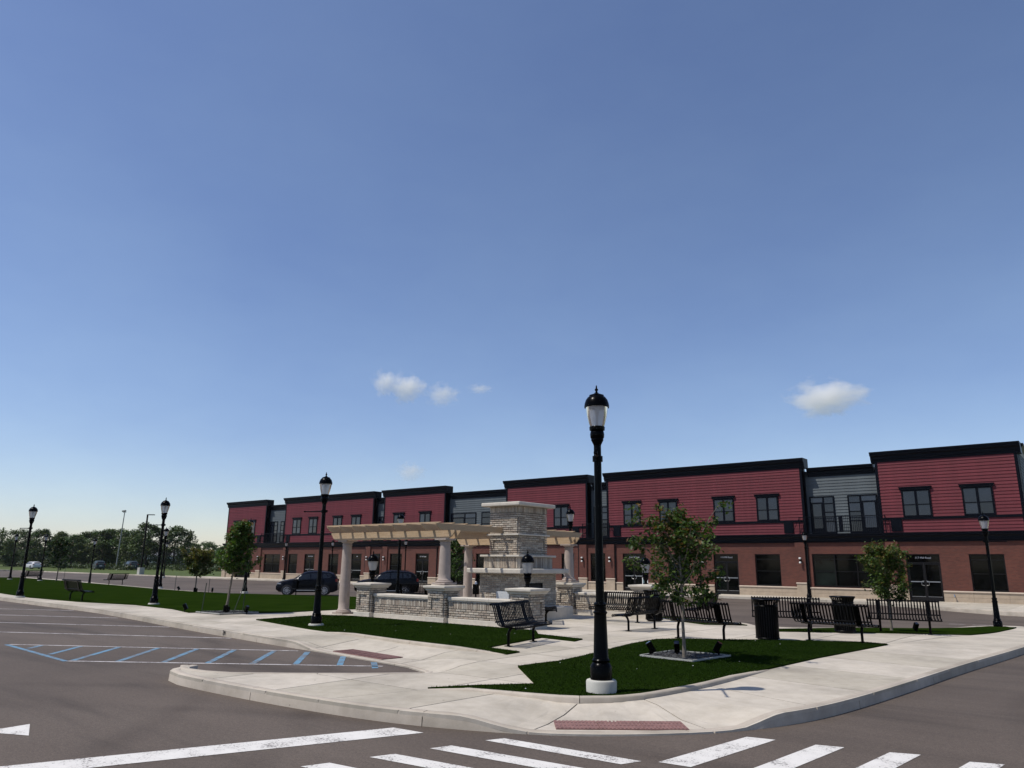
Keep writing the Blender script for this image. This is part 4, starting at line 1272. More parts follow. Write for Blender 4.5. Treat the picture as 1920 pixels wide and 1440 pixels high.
def tail_profile(L, h, cut=0.26):
    # long member along u with scrolled ends
    pts = [(0, h), (L, h)]
    pts += [(L - 0.01, h * 0.78), (L - 0.06, h * 0.62), (L - 0.09, h * 0.42), (L - 0.16, h * 0.16), (L - cut, 0.0)]
    pts += [(cut, 0.0), (0.16, h * 0.16), (0.09, h * 0.42), (0.06, h * 0.62), (0.01, h * 0.78)]
    return pts
for yc in (17.0, 23.5):
    for dy in (-0.155, 0.105):
        me = MB().prism([(a, z) for a, z in tail_profile(5.95, 0.245)], 0, 0.05, 'y').mesh('beam', 'wood')
        obj('beam', me, pg, (-21.8, yc + dy, 2.603))
me = MB().prism([(a, z) for a, z in tail_profile(7.9, 0.19)], -0.022, 0.022, 'x').mesh('rafter', 'wood')
for k in range(9):
    obj('rafter', me, pg, (-21.35 + k * 0.655, 16.3, 2.852))
me = MB().prism([(a, z) for a, z in tail_profile(5.6, 0.055, 0.06)], -0.022, 0.022, 'y').mesh('purlin', 'wood')
for k in range(13):
    obj('purlin', me, pg, (-21.8, 16.62 + k * 0.605, 3.044))

# ================================================================== street lamps
def lantern_parts(root, z):
    MB().lathe([(0.05, z - 0.30), (0.058, z - 0.27), (0.092, z - 0.20), (0.088, z - 0.185), (0.100, z - 0.165), (0.106, z - 0.12), (0.098, z - 0.075), (0.088, z - 0.065), (0.112, z - 0.055), (0.116, z - 0.01), (0.108, z)], 20).build('lantern_holder', 'black_metal', root, 35)
    gm = MB(); pr = [(0.104, z - 0.005), (0.122, z + 0.06), (0.143, z + 0.14), (0.160, z + 0.23), (0.172, z + 0.31)]
    gm.lathe(pr, 28, capb=False, capt=False)
    gm.build('globe', 'globe', root, 60)
    MB().lathe([(0.018, z - 0.005), (0.018, z + 0.17), (0.035, z + 0.18), (0.035, z + 0.27), (0.05, z + 0.3), (0.05, z + 0.33)], 10).build('lamp_stem', 'panel_pale', root, 35)
    c = [(0.172, z + 0.29), (0.184, z + 0.285), (0.186, z + 0.31), (0.180, z + 0.35), (0.163, z + 0.40), (0.135, z + 0.44), (0.108, z + 0.462), (0.110, z + 0.476), (0.085, z + 0.485), (0.045, z + 0.50), (0.022, z + 0.52)]
    MB().lathe(c, 28).build('lantern_cap', 'black_metal', root, 35)
    MB().lathe([(0.018, z + 0.515), (0.015, z + 0.54), (0.026, z + 0.555), (0.026, z + 0.57), (0.012, z + 0.585), (0.012, z + 0.605), (0.006, z + 0.63)], 12).build('finial', 'black_metal', root, 60)

def make_lamp(arm=True):
    r = thing('street_lamp', 'x', 'lamp', (0, 0, 0), 0, 'black street lamps')
    MB().lathe([(0.205, -0.1), (0.21, 0.135), (0.20, 0.158), (0.18, 0.165)], 28).build('footing', 'footing', r, 35)
    pr = [(0.150, 0.16), (0.150, 0.325), (0.142, 0.345), (0.128, 0.37), (0.112, 0.385), (0.118, 0.40), (0.126, 0.415), (0.112, 0.43), (0.103, 0.45), (0.085, 1.02), (0.098, 1.035), (0.100, 1.05), (0.082, 1.065), (0.080, 1.13), (0.092, 1.145), (0.090, 1.165), (0.064, 1.18), (0.059, 1.22), (0.054, 3.40)]
    MB().lathe(pr, 20).build('pole', 'black_metal', r, 35)
    lantern_parts(r, 3.68)
    if arm:
        m = MB().tube([(0.03, 0, 3.2), (0.62, 0, 3.2)], 0.016, 8)
        m.lathe([(0.026, -0.02), (0.03, 0), (0.026, 0.02)], 10, 0.63, 0, 3.2)
        m.lathe([(0.075, 3.16), (0.075, 3.24)], 16)
        m.obox((-0.08, 0, 3.2), ((1, 0, 0), (0, 1, 0), (0, 0, 1)), (0.03, 0.025, 0.03))
        m.build('banner_arm', 'black_metal', r, 40)
    return r
LG = 'black street lamps with acorn shaped lanterns'
lamp_src, lamp_used = make_lamp(), []
def lamp(label, x, y, az, lift=0.0, z=None):
    sink = 0.0 if not lamp_used else -0.11          # only the corner lamp shows its footing in full
    return place(lamp_src, lamp_used, label, (x, y, (T(y) + 0.165 if z is None else z) + lift + sink), az, LG)
A_LEFT = math.atan2(-0.5, -0.86)   # arm pointing to the left of the view
lamp('tall black acorn street lamp standing on the corner lawn, nearest of all', -5.86, 9.24, math.radians(-60))
lamp('black street lamp on the triangular lawn in front of the pergola', -17.57, 13.26, math.radians(200))
lamp('black street lamp on the lawn edge left of the pale tree bed', -30.23, 14.95, math.radians(200))
lamp('black street lamp at the left end of the large lawn', -39.6, 13.35, math.radians(200))
lamp('black street lamp by the right end of the slatted bench near the brick wall', -4.05, 33.3, math.radians(20), -0.05)
lamp('far black street lamp behind the lawn, beside a sloping bench back', -72.0, 29.6, math.radians(20), -0.25)
lamp('far black street lamp left of the small dark lawn tree', -76.5, 27.2, math.radians(20))
lamp('leftmost far black street lamp against the tree line', -80.5, 26.1, math.radians(20))
lamp('black street lamp half hidden behind the big lawn lamp', -53.0, 26.5, math.radians(20))
lamp('farthest black street lamp under the big round tree', -92.0, 46.3, math.radians(20))
lamp('black street lamp at the street edge right of the slender lawn tree', -39.6, 24.75, math.radians(20), 0.05)
lamp('black street lamp on the shop pavement beside the narrow shop window', -71.0, 48.95, math.radians(90), z=-0.05)
lamp('black street lamp behind the pergola roof, between two upper windows', -26.53, 24.47, math.radians(20), z=0.02)
lamp('black street lamp behind the fireplace, right of its chimney', -17.67, 25.7, math.radians(20), z=0.02)
lamp('black street lamp on the shop pavement by the wide dark shopfront', -15.75, 48.95, math.radians(90), z=-0.05)
lamp('black street lamp on the shop pavement right of the door behind the pergola', -52.2, 48.95, math.radians(90), z=-0.05)
lamp('black street lamp on the shop pavement hidden behind the left pergola column', -63.0, 48.95, math.radians(90), z=-0.05)

pl = thing('pier_lantern', 'x', 'lantern', (0, 0, 0))
MB().lathe([(0.10, 0.0), (0.10, 0.02), (0.06, 0.035), (0.05, 0.06), (0.05, 0.10)], 16).build('stem', 'black_metal', pl, 35)
lantern_parts(pl, 0.385)
pu = []
PG = 'short acorn lanterns standing on the brick piers'
place(pl, pu, 'acorn lantern on the left end pier of the near seat wall', (-19.585, 16.915, 1.23), 0, PG)
place(pl, pu, 'acorn lantern on the near pier in front of the fireplace', (-13.085, 16.915, 1.23), 0, PG)
place(pl, pu, 'acorn lantern on the far pier left of the sapling', (-13.085, 23.585, 1.23), 0, PG)
place(pl, pu, 'acorn lantern on the far left pier behind the pergola', (-19.585, 23.585, 1.23), 0, PG)

# ================================================================== benches
def make_bench():
    r = thing('park_bench', 'x', 'bench', (0, 0, 0))
    prof = [(-0.375, 0.835), (-0.372, 0.868), (-0.345, 0.885), (-0.318, 0.865), (-0.285, 0.76), (-0.245, 0.62), (-0.205, 0.51), (-0.165, 0.445), (-0.10, 0.415), (0.0, 0.405), (0.12, 0.412), (0.20, 0.428), (0.245, 0.425), (0.272, 0.40), (0.272, 0.365)]
    P = [Vector((0, a, b)) for a, b in prof]
    th = 0.005; w = 0.018
    m = MB(); rows = []
    for i, p in enumerate(P):
        t = (P[min(i + 1, len(P) - 1)] - P[max(i - 1, 0)]).normalized(); n = Vector((0, -t.z, t.y))
        rows.append([(-w, *(p + n * th)[1:]), (w, *(p + n * th)[1:]), (w, *(p - n * th)[1:]), (-w, *(p - n * th)[1:])])
    vs_ = [q for rr in rows for q in rr]
    fs = [(i * 4 + k, i * 4 + (k + 1) % 4, i * 4 + 4 + (k + 1) % 4, i * 4 + 4 + k) for i in range(len(rows) - 1) for k in range(4)] + [(3, 2, 1, 0), tuple(len(vs_) - 4 + k for k in range(4))]
    me = m.add(vs_, fs).mesh('slat', 'bench_metal')
    ns = 25
    for k in range(ns):
        obj('slat', me, r, (-0.885 + 1.77 * k / (ns - 1), 0, 0))
    for y, z, nm in ((-0.352, 0.85, 'top_rail'), (0.258, 0.375, 'front_rail'), (-0.215, 0.50, 'rear_rail')):
        MB().tube([(-0.91, y, z), (0.91, y, z)], 0.017, 8).build(nm, 'bench_metal', r, 40)
    for sx in (-0.61, 0.61):
        m = MB()
        bp = [(-0.345, 0.855), (-0.305, 0.755), (-0.265, 0.61), (-0.225, 0.50), (-0.18, 0.43), (-0.10, 0.395), (0.05, 0.385), (0.24, 0.395)]
        for (a, b), (c, d) in zip(bp[:-1], bp[1:]):
            mid = Vector((sx, (a + c) / 2, (b + d) / 2)); t = Vector((0, c - a, d - b)); L = t.length
            nn = Vector((0, -t.z, t.y)).normalized()
            m.obox(mid - nn * 0.012, (t, (1, 0, 0), nn), (L / 2 + 0.006, 0.05, 0.011))
        m.build('support_frame', 'bench_metal', r)
        l = MB().tube([(sx, 0.02, 0.385), (sx, -0.03, 0.33), (sx, -0.06, 0.26), (sx, -0.06, 0.0)], 0.031, 10)
        l.box(sx - 0.06, sx + 0.06, -0.13, 0.01, 0.0, 0.012)
        l.build('leg', 'bench_metal', r, 40)
    return r
bench_src, bench_used = make_bench(), []
BG = 'black strap metal benches around the plaza and lawn'
def bench(label, x, y, fx_, fy_, z=None):
    rz = math.atan2(fy_, fx_) - PI / 2
    return place(bench_src, bench_used, label, (x, y, T(y) + 0.15 if z is None else z), rz, BG)
bench('black slatted bench on its own pad in front of the right brick pier', -10.62, 13.6, 0.97, 0.2)
bench('black bench seen end on, its seat turned towards the fireplace', -10.65, 18.8, -0.99, 0.1)
bench('black bench facing the viewer in front of the far brick pier', -12.62, 20.95, 0.1, -1)
bench('black slatted bench behind the front sapling, seen from its back', -8.2, 17.42, 0.08, 0.997)
bench('black slatted bench between the two round litter bins, seen from its back', -5.62, 19.15, 0.065, 0.998)
bench('black bench facing the viewer, just right of the nearer litter bin', -7.55, 21.42, 0.36, -0.93)
bench('black bench facing the viewer under the round headed tree at right', -5.05, 23.5, 0.22, -0.975)
bench('dark bench on the front edge of the large lawn at far left', -35.0, 14.0, 0.0, 1.0)
bench('distant bench with sloping back on the rear edge of the large lawn', -64.0, 28.3, -0.8, -0.2)
bench('farthest bench at left, beside two street lamps', -78.0, 27.0, -0.8, -0.3)
bench('black bench on the lawn edge in front of the dark blue car', -36.9, 27.0, -0.95, 0.3)
bench('black bench behind the seat wall, in front of the black car', -27.5, 26.5, -0.5, 0.85)
bench('black bench in the shade beside the fireplace hearth', -13.95, 19.05, 0.81, 0.587)
bench('black bench near the street behind the sapling, seen end on', -10.9, 23.2, -0.95, -0.1)

# ================================================================== litter bins
def make_bin():
    r = thing('litter_bin', 'x', 'bin', (0, 0, 0))
    ns = 30
    prof = [(0.262, 0.045), (0.262, 0.80), (0.275, 0.86), (0.315, 0.925), (0.322, 0.945)]
    m = MB(); w = 0.017; vs_ = []
    for rr, z in prof: vs_ += [(rr, -w, z), (rr, w, z), (rr + 0.007, w, z), (rr + 0.007, -w, z)]
    fs = [(i * 4 + k, i * 4 + (k + 1) % 4, i * 4 + 4 + (k + 1) % 4, i * 4 + 4 + k) for i in range(len(prof) - 1) for k in range(4)] + [(3, 2, 1, 0), tuple(len(vs_) - 4 + k for k in range(4))]
    me = m.add(vs_, fs).mesh('slat', 'bench_metal')
    for k in range(ns):
        o = obj('slat', me, r); o.rotation_euler = (0, 0, 2 * PI * k / ns)
    for rr, z, nm in ((0.318, 0.94, 'top_ring'), (0.268, 0.79, 'middle_ring'), (0.266, 0.06, 'bottom_ring')):
        MB().tube([(rr * math.cos(2 * PI * k / 32), rr * math.sin(2 * PI * k / 32), z) for k in range(33)], 0.016, 6).build(nm, 'bench_metal', r, 40)
    MB().lathe([(0.235, 0.02), (0.245, 0.05), (0.248, 0.78), (0.240, 0.78), (0.238, 0.10)], 24, capt=True).build('liner', 'rubber', r, 40)
    MB().lathe([(0.16, 0.90), (0.16, 0.955), (0.31, 0.945), (0.32, 0.93), (0.30, 0.925)], 28, capb=False, capt=False).build('rain_lid', 'bench_metal', r, 40)
    MB().lathe([(0.20, 0.0), (0.20, 0.03)], 20).build('foot', 'bench_metal', r)
    return r
bin_src, bin_used = make_bin(), []
def bin_(label, x, y): place(bin_src, bin_used, label, (x, y, T(y) + 0.15), 0.1 * x, 'black slatted litter bins')
bin_('nearer black slatted litter bin at the edge of the corner lawn', -6.98, 18.42)
bin_('black litter bin behind the two middle benches', -6.25, 22.15)
bin_('black litter bin mostly hidden behind the bench at the far pier', -12.0, 22.1)

gr = thing('post_mounted_bin', 'small black box on a post behind the seat wall, left of the fireplace', 'bin', (-19.06, 21.5, GZ))
MB().tube([(0, 0, 0), (0, 0, 0.62)], 0.03, 8).build('post', 'black_metal', gr, 40)
bevel(MB().box(-0.09, 0.09, -0.09, 0.09, 0.60, 0.97).build('box', 'black_metal', gr), 0.015)
MB().lathe([(0.05, 0.97), (0.04, 1.04), (0.02, 1.07)], 12).build('lid_knob', 'steel', gr, 40)

# poster stand at the shop door
ps = thing('poster_stand', 'white framed poster stand beside a dark shop door', 'sign', (-28.65, 51.55, -0.05))
m = MB(); frame_rect(m, -0.24, 0.24, 0.05, 1.02, -0.02, 0.02, 0.05); m.box(-0.2, -0.16, 0.02, 0.3, 0.0, 0.05); m.box(0.16, 0.2, 0.02, 0.3, 0, 0.05); m.box(-0.24, 0.24, -0.03, 0.03, 0.0, 0.05)
m.build('stand_frame', 'letter', ps)
MB().box(-0.19, 0.19, -0.012, 0.012, 0.10, 0.97).build('poster', 'poster', ps)

# ================================================================== trees
def leaf_mesh(name, pos, size, cols, droop=0.5, mat='leaf', aspect=0.36, fold=0.18):
    """pos (n,3), size (n,), cols (n,3): each leaf a folded lance shape of four triangles' worth (two quads)"""
    n = len(pos)
    az = rng.uniform(0, 2 * PI, n)
    el = rng.normal(-droop, 0.45, n)
    d = np.stack([np.cos(az) * np.cos(el), np.sin(az) * np.cos(el), np.sin(el)], 1)
    up = np.stack([rng.normal(0, .35, n), rng.normal(0, .35, n), np.ones(n)], 1)
    s = np.cross(d, up); s /= np.linalg.norm(s, axis=1)[:, None] + 1e-9
    nn = np.cross(s, d)
    L = size[:, None]; W = L * aspect
    p0 = pos; p1 = pos + d * L
    mid = pos + d * L * 0.42 - nn * L * fold * 0.5
    a = mid + s * W + nn * L * fold; b = mid - s * W + nn * L * fold
    V = np.stack([p0, a, p1, b, mid], 1).reshape(-1, 3)
    base = np.arange(n)[:, None] * 5
    tris = np.concatenate([base + np.array([[0, 1, 4]]), base + np.array([[1, 2, 4]]), base + np.array([[4, 2, 3]]), base + np.array([[0, 4, 3]])], 0)
    C = np.repeat(np.concatenate([cols, np.ones((n, 1))], 1), 5, 0)
    return tri_mesh(name, V, tris, mat, C)

def sapling(name, label, x, y, h, first, prof, n_limb, n_leaf, leafs, pal, lean=(0, 0), trunk_r=0.03, seed=1, group='young street trees of the plaza', z=None, ragged=0.25, twig_n=5, bark='bark'):
    """prof: list of (relative height in crown, radius) ; leaves cluster round twigs"""
    rs = random.Random(seed)
    root = thing(name, label, 'tree', (x, y, T(y) + 0.165 if z is None else z), 0, group)
    m = MB()
    n = 9; tp = []
    wob = [(rs.uniform(-1, 1), rs.uniform(-1, 1)) for _ in range(n)]
    for i in range(n):
        t = i / (n - 1)
        tp.append(Vector((lean[0] * t + wob[i][0] * 0.012 * h * 0.3, lean[1] * t + wob[i][1] * 0.012 * h * 0.3, 0.9 * h * t)))
    tr = [trunk_r * (1.25 if i == 0 else 1.0) * (1 - 0.8 * (i / (n - 1))) for i in range(n)]
    m.tube(tp, tr, 8)
    m.build('trunk', bark, root, 60)
    def trunk_at(zz):
        f = max(0, min(1, zz / (0.9 * h))) * (n - 1); i = min(int(f), n - 2)
        return tp[i].lerp(tp[i + 1], f - i)
    def radius(rel):
        for (a, ra), (b, rb) in zip(prof[:-1], prof[1:]):
            if a <= rel <= b: return ra + (rb - ra) * (rel - a) / (b - a)
        return prof[-1][1]
    bm_ = MB(); pts = []; wts = []
    for k in range(n_limb):
        t = (k + rs.random() * 0.8) / n_limb
        z0 = first + (h * 0.86 - first) * t ** 1.1
        rel_t = min(1, (z0 - first) / (h - first) + 0.22)
        az = k * 2.399 + rs.uniform(-0.5, 0.5)
        R = radius(rel_t) * rs.uniform(1 - ragged, 1 + ragged * 0.6)
        s = trunk_at(z0)
        rise = R * rs.uniform(0.75, 1.25) * (0.25 + 1.0 * min(1, t * 2.2)) * (1.1 - 0.35 * t)
        e = Vector((s.x + math.cos(az) * R, s.y + math.sin(az) * R, min(h, z0 + rise)))
        c1 = s.lerp(e, 0.45) + Vector((0, 0, -0.12 * R)); c2 = s.lerp(e, 0.75)
        path = [s, c1, c2, e]
        bm_.tube(path, [trunk_r * 0.42 * (1 - 0.5 * t), trunk_r * 0.3 * (1 - 0.5 * t), trunk_r * 0.2, trunk_r * 0.1], 5)
        for q in range(twig_n):
            u = rs.uniform(0.3, 1.0); o = s.lerp(c1, u / 0.45) if u < 0.45 else c1.lerp(e, (u - 0.45) / 0.55)
            a2 = az + rs.uniform(-1.4, 1.4); r2 = R * rs.uniform(0.25, 0.55)
            te = o + Vector((math.cos(a2) * r2, math.sin(a2) * r2, r2 * rs.uniform(0.0, 1.1)))
            bm_.tube([o, o.lerp(te, 0.5) + Vector((0, 0, 0.03)), te], [trunk_r * 0.16, trunk_r * 0.11, trunk_r * 0.06], 4)
            for w in range(5): pts.append(o.lerp(te, 0.15 + 0.2 * w)); wts.append(0.5 + w * 0.2)
        for w in range(6): pts.append(s.lerp(c1, 0.2 + 0.15 * w)); wts.append(0.45)
        for w in range(4): pts.append(c1.lerp(e, 0.25 * (w + 1))); wts.append(0.8)
    bm_.build('branches', bark, root, 60)
    P = np.array([tuple(p) for p in pts]); Wt = np.array(wts); Wt /= Wt.sum()
    idx = rng.choice(len(P), n_leaf, p=Wt)
    sp = 0.055 * h / 3.0
    pos = P[idx] + rng.normal(0, sp, (n_leaf, 3))
    rad = np.hypot(pos[:, 0], pos[:, 1]); top = (pos[:, 2] - first) / (h - first)
    cols = pal(n_leaf, top, rad)
    me = leaf_mesh('crown', pos, leafs * rng.uniform(0.6, 1.25, n_leaf), cols)
    obj('crown', me, root)
    return root

def pal_mix(green, lite, warm, warmth):
    g, l, w = np.array(green), np.array(lite), np.array(warm)
    def f(n, top, rad):
        t = rng.uniform(0, 1, (n, 1)); c = g * (1 - t) + l * t
        k = (rng.uniform(0, 1, n) < np.clip(warmth * (0.15 + 1.3 * np.clip(top, 0, 1) ** 2.0), 0, 0.95))[:, None]
        c = np.where(k, w * rng.uniform(0.7, 1.2, (n, 1)), c)
        return c * rng.uniform(0.75, 1.2, (n, 1))
    return f
sapling('sapling', 'slender sapling with reddish leaf tips on the corner lawn, nearest tree', -6.67, 13.41, 2.9, 0.98, [(0, 0.32), (0.22, 0.70), (0.45, 0.78), (0.7, 0.50), (1, 0.30)], 24, 4400, 0.092,
        pal_mix((0.016, 0.042, 0.008), (0.072, 0.112, 0.020), (0.14, 0.085, 0.035), 0.22), (-0.03, 0.03), 0.036, 4, ragged=0.55)
sapling('sapling', 'round headed young tree behind the right hand bench', -5.67, 24.7, 2.62, 0.85, [(0, 0.26), (0.25, 0.50), (0.5, 0.60), (0.78, 0.46), (1, 0.15)], 34, 6500, 0.085,
        pal_mix((0.020, 0.052, 0.010), (0.085, 0.125, 0.024), (0.14, 0.11, 0.03), 0.25), (0.02, 0.02), 0.036, 9, ragged=0.15)
sapling('sapling', 'columnar young tree with loose stakes in the pale edged bed', -24.0, 14.35, 3.35, 1.30, [(0, 0.50), (0.18, 0.72), (0.36, 0.48), (0.7, 0.30), (1, 0.16)], 36, 7500, 0.10,
        pal_mix((0.020, 0.055, 0.010), (0.085, 0.145, 0.024), (0.13, 0.075, 0.03), 0.18), (0.28, 0.20), 0.045, 13, ragged=0.22)
sapling('sapling', 'broad topped yellowish young tree at the street side of the lawn', -41.2, 22.63, 2.35, 0.95, [(0, 0.4), (0.3, 0.75), (0.55, 0.80), (0.8, 0.5), (1, 0.2)], 26, 5200, 0.12,
        pal_mix((0.030, 0.055, 0.012), (0.095, 0.115, 0.025), (0.15, 0.12, 0.03), 0.4), (0.06, 0.04), 0.045, 17, ragged=0.25)
sapling('sapling', 'small dark tree among stakes at the far left lawn corner', -79.0, 29.5, 4.3, 1.1, [(0, 0.7), (0.3, 1.1), (0.6, 1.0), (0.85, 0.55), (1, 0.2)], 18, 2200, 0.20,
        pal_mix((0.012, 0.035, 0.010), (0.035, 0.065, 0.018), (0.10, 0.06, 0.03), 0.1), (0.05, 0.05), 0.06, 21)
sapling('sapling', 'young tree showing between the pergola columns', -28.3, 30.3, 3.7, 1.2, [(0, 0.5), (0.3, 0.85), (0.6, 0.8), (0.85, 0.4), (1, 0.15)], 18, 2600, 0.13,
        pal_mix((0.018, 0.050, 0.010), (0.070, 0.115, 0.022), (0.10, 0.09, 0.03), 0.15), (0.02, 0.02), 0.045, 25)

# ---- tree beds, guards, uplights, stakes
def bed(poly, z, label):
    root = tag(bpy.data.objects.new('tree_bed', None), label, 'tree bed', 'tree beds with pale edging'); COL.objects.link(root)
    me = sheet_mesh('mulch', poly, lambda x, y: z + 0.012 + 0.01 * math.sin(17 * x + 3 * y) * math.sin(13 * y), 0.1, 0.05, 'mulch'); obj('mulch', me, root)
    for k in range(len(poly)):
        a, b = Vector(poly[k]), Vector(poly[(k + 1) % len(poly)]); t = (b - a).normalized(); n = Vector((-t.y, t.x))
        mid = (a + b) / 2
        MB().obox((mid.x, mid.y, z + 0.012), ((t.x, t.y, 0), (n.x, n.y, 0), (0, 0, 1)), ((b - a).length / 2, 0.014, 0.016)).build('edging_strip', 'edging', root)
    mm = MB()
    for k in range(260):
        a, b, c = random.random(), random.random(), poly
        u = Vector(c[0]).lerp(Vector(c[1]), a); w = Vector(c[3]).lerp(Vector(c[2]), a); q = u.lerp(w, b)
        s = random.uniform(0.012, 0.03); r = random.uniform(0, PI)
        mm.obox((q.x, q.y, z + 0.02), ((math.cos(r), math.sin(r), 0.2), (-math.sin(r), math.cos(r), 0), (0, 0, 1)), (s, s * 0.7, s * 0.4))
    tag(mm.build('bark_chips', 'mulch', root), kind='stuff')
bed([(-7.50, 13.22), (-7.42, 14.40), (-6.22, 14.42), (-6.38, 13.12)], 0.175, 'dark mulch bed with pale edging round the corner sapling')
bed([(-24.75, 13.72), (-24.55, 15.0), (-23.2, 15.1), (-23.3, 13.75)], 0.17, 'dark mulch bed with pale edging round the columnar tree')

up_src = thing('uplight', 'x', 'spotlight', (0, 0, 0))
MB().tube([(0, 0, -0.02), (0, 0, 0.08)], 0.018, 8).build('stake', 'black_metal', up_src)
bevel(MB().obox((0.0, 0.02, 0.15), ((1, 0, 0), (0, 0.85, 0.5), (0, -0.5, 0.85)), (0.05, 0.055, 0.10)).build('lamp_body', 'black_metal', up_src), 0.008)
MB().obox((0.0, -0.035, 0.238), ((1, 0, 0), (0, 0.85, 0.5), (0, -0.5, 0.85)), (0.042, 0.045, 0.004)).build('lens', 'glass', up_src)
upu = []
def uplight(label, x, y, rz): place(up_src, upu, label, (x, y, T(y) + 0.175), rz, 'small black uplights aimed at the trees')
uplight('small black uplight left of the corner sapling', -7.40, 13.42, -0.9)
uplight('small black uplight just left of the corner sapling trunk', -7.05, 13.85, 0.4)
uplight('small black uplight right of the corner sapling', -6.42, 14.35, 1.9)
uplight('small black uplight left of the columnar tree bed', -25.3, 13.6, -0.8)
uplight('small black uplight right of the columnar tree bed', -22.95, 14.5, 1.5)
uplight('small black uplight under the right hand bench', -4.95, 24.4, 0.8)
uplight('small black uplight left of the yellowish lawn tree', -43.0, 22.6, -0.8)
uplight('small black uplight right of the yellowish lawn tree', -40.0, 23.0, 1.2)

gd_src = thing('trunk_guard', 'x', 'trunk guard', (0, 0, 0))
MB().lathe([(0.075, 0.0), (0.075, 0.24), (0.068, 0.24), (0.068, 0.0)], 14, capb=False, capt=False).build('sleeve', 'black_metal', gd_src, 50)
MB().box(0.05, 0.13, -0.06, 0.06, 0.0, 0.20).build('junction_box', 'black_metal', gd_src)
gdu = []
for lb, x, y in (('black guard at the foot of the columnar tree', -24.0, 14.35), ('black guard at the foot of the yellowish lawn tree', -41.2, 22.63)):
    place(gd_src, gdu, lb, (x, y, T(y) + 0.17), 0.6, 'black guards at the feet of young trees')

def stake(label, x, y, h, lx, ly):
    r = thing('tree_stake', label, 'stake', (x, y, T(y) + 0.16), 0, 'thin stakes beside the young trees')
    MB().tube([(0, 0, -0.05), (lx, ly, h)], 0.016, 6).build('rod', 'stake', r, 50)
    MB().lathe([(0.02, 0), (0.02, 0.02)], 8, lx, ly, h - 0.01).build('rod_cap', 'stake', r)
stake('upright thin stake left of the columnar tree', -24.9, 14.0, 0.95, 0.05, 0.05)
stake('leaning thin stake right of the columnar tree', -23.3, 14.2, 1.05, 0.28, 0.2)
stake('short upright stake behind the columnar tree trunk', -24.0, 15.0, 0.9, 0.02, 0.02)
stake('thin stake left of the yellowish lawn tree', -43.2, 22.5, 0.85, 0.0, 0.0)
stake('thin stake right of the yellowish lawn tree', -40.2, 22.9, 0.75, 0.0, 0.0)
stake('thin stake left of the far dark lawn tree', -82.0, 29.2, 1.6, 0.02, 0.0)
stake('thin stake right of the far dark lawn tree', -77.6, 29.6, 1.5, 0.02, 0.0)

# ================================================================== far trees, undergrowth
def big_tree(label, x, y, h, w, seed, tint=1.0, n_clump=80, per=90, trunk_h=0.10, size=0.40):
    rs = np.random.default_rng(seed)
    z = mead_z(x, y)
    root = thing('tree', label, 'tree', (x, y, z - 0.05), 0, 'full grown trees along the far meadow')
    m = MB().tube([(0, 0, -0.2), (rs.normal(0, .1), rs.normal(0, .1), h * 0.3), (rs.normal(0, .3), rs.normal(0, .3), h * 0.62)], [h * 0.030, h * 0.022, h * 0.008], 8)
    for k in range(7):
        a = rs.uniform(0, 2 * PI); z0 = h * rs.uniform(0.2, 0.5); r = w * rs.uniform(0.25, 0.42)
        m.tube([(0, 0, z0), (math.cos(a) * r * .5, math.sin(a) * r * .5, z0 + h * .1), (math.cos(a) * r, math.sin(a) * r, z0 + h * rs.uniform(.18, .3))], [h * .011, h * .007, h * .003], 5)
    m.build('trunk', 'bark_dark', root, 60)
    P = []; C = []
    for k in range(n_clump):
        t = rs.uniform(0, 1) ** 0.85
        zz = h * (trunk_h + (0.96 - trunk_h) * t)
        rr = w / 2 * math.sin(PI * min(1, (0.16 + 0.80 * t))) ** 0.6 * math.sqrt(rs.uniform(0.12, 1)) * (1 - 0.25 * max(0, t - .7) / .3)
        a = rs.uniform(0, 2 * PI)
        c = np.array([math.cos(a) * rr, math.sin(a) * rr, zz])
        cr = h * rs.uniform(0.07, 0.135)
        n = int(per * rs.uniform(0.6, 1.3))
        d = rs.normal(0, 1, (n, 3)); d /= np.linalg.norm(d, axis=1)[:, None]; d[:, 2] *= 0.75
        P.append(c + d * cr * rs.uniform(0.45, 1.05, (n, 1)))
        base = np.array([0.052, 0.088, 0.028]) * rs.uniform(0.7, 1.45) * tint
        base[0] *= rs.uniform(0.85, 1.35)
        C.append(base * rs.uniform(0.7, 1.35, (n, 1)))
    P = np.concatenate(P); C = np.concatenate(C)
    obj('crown', leaf_mesh('crown', P, size * rng.uniform(0.6, 1.3, len(P)) * h / 10, C, 0.2, 'leaf_far', 0.42), root)
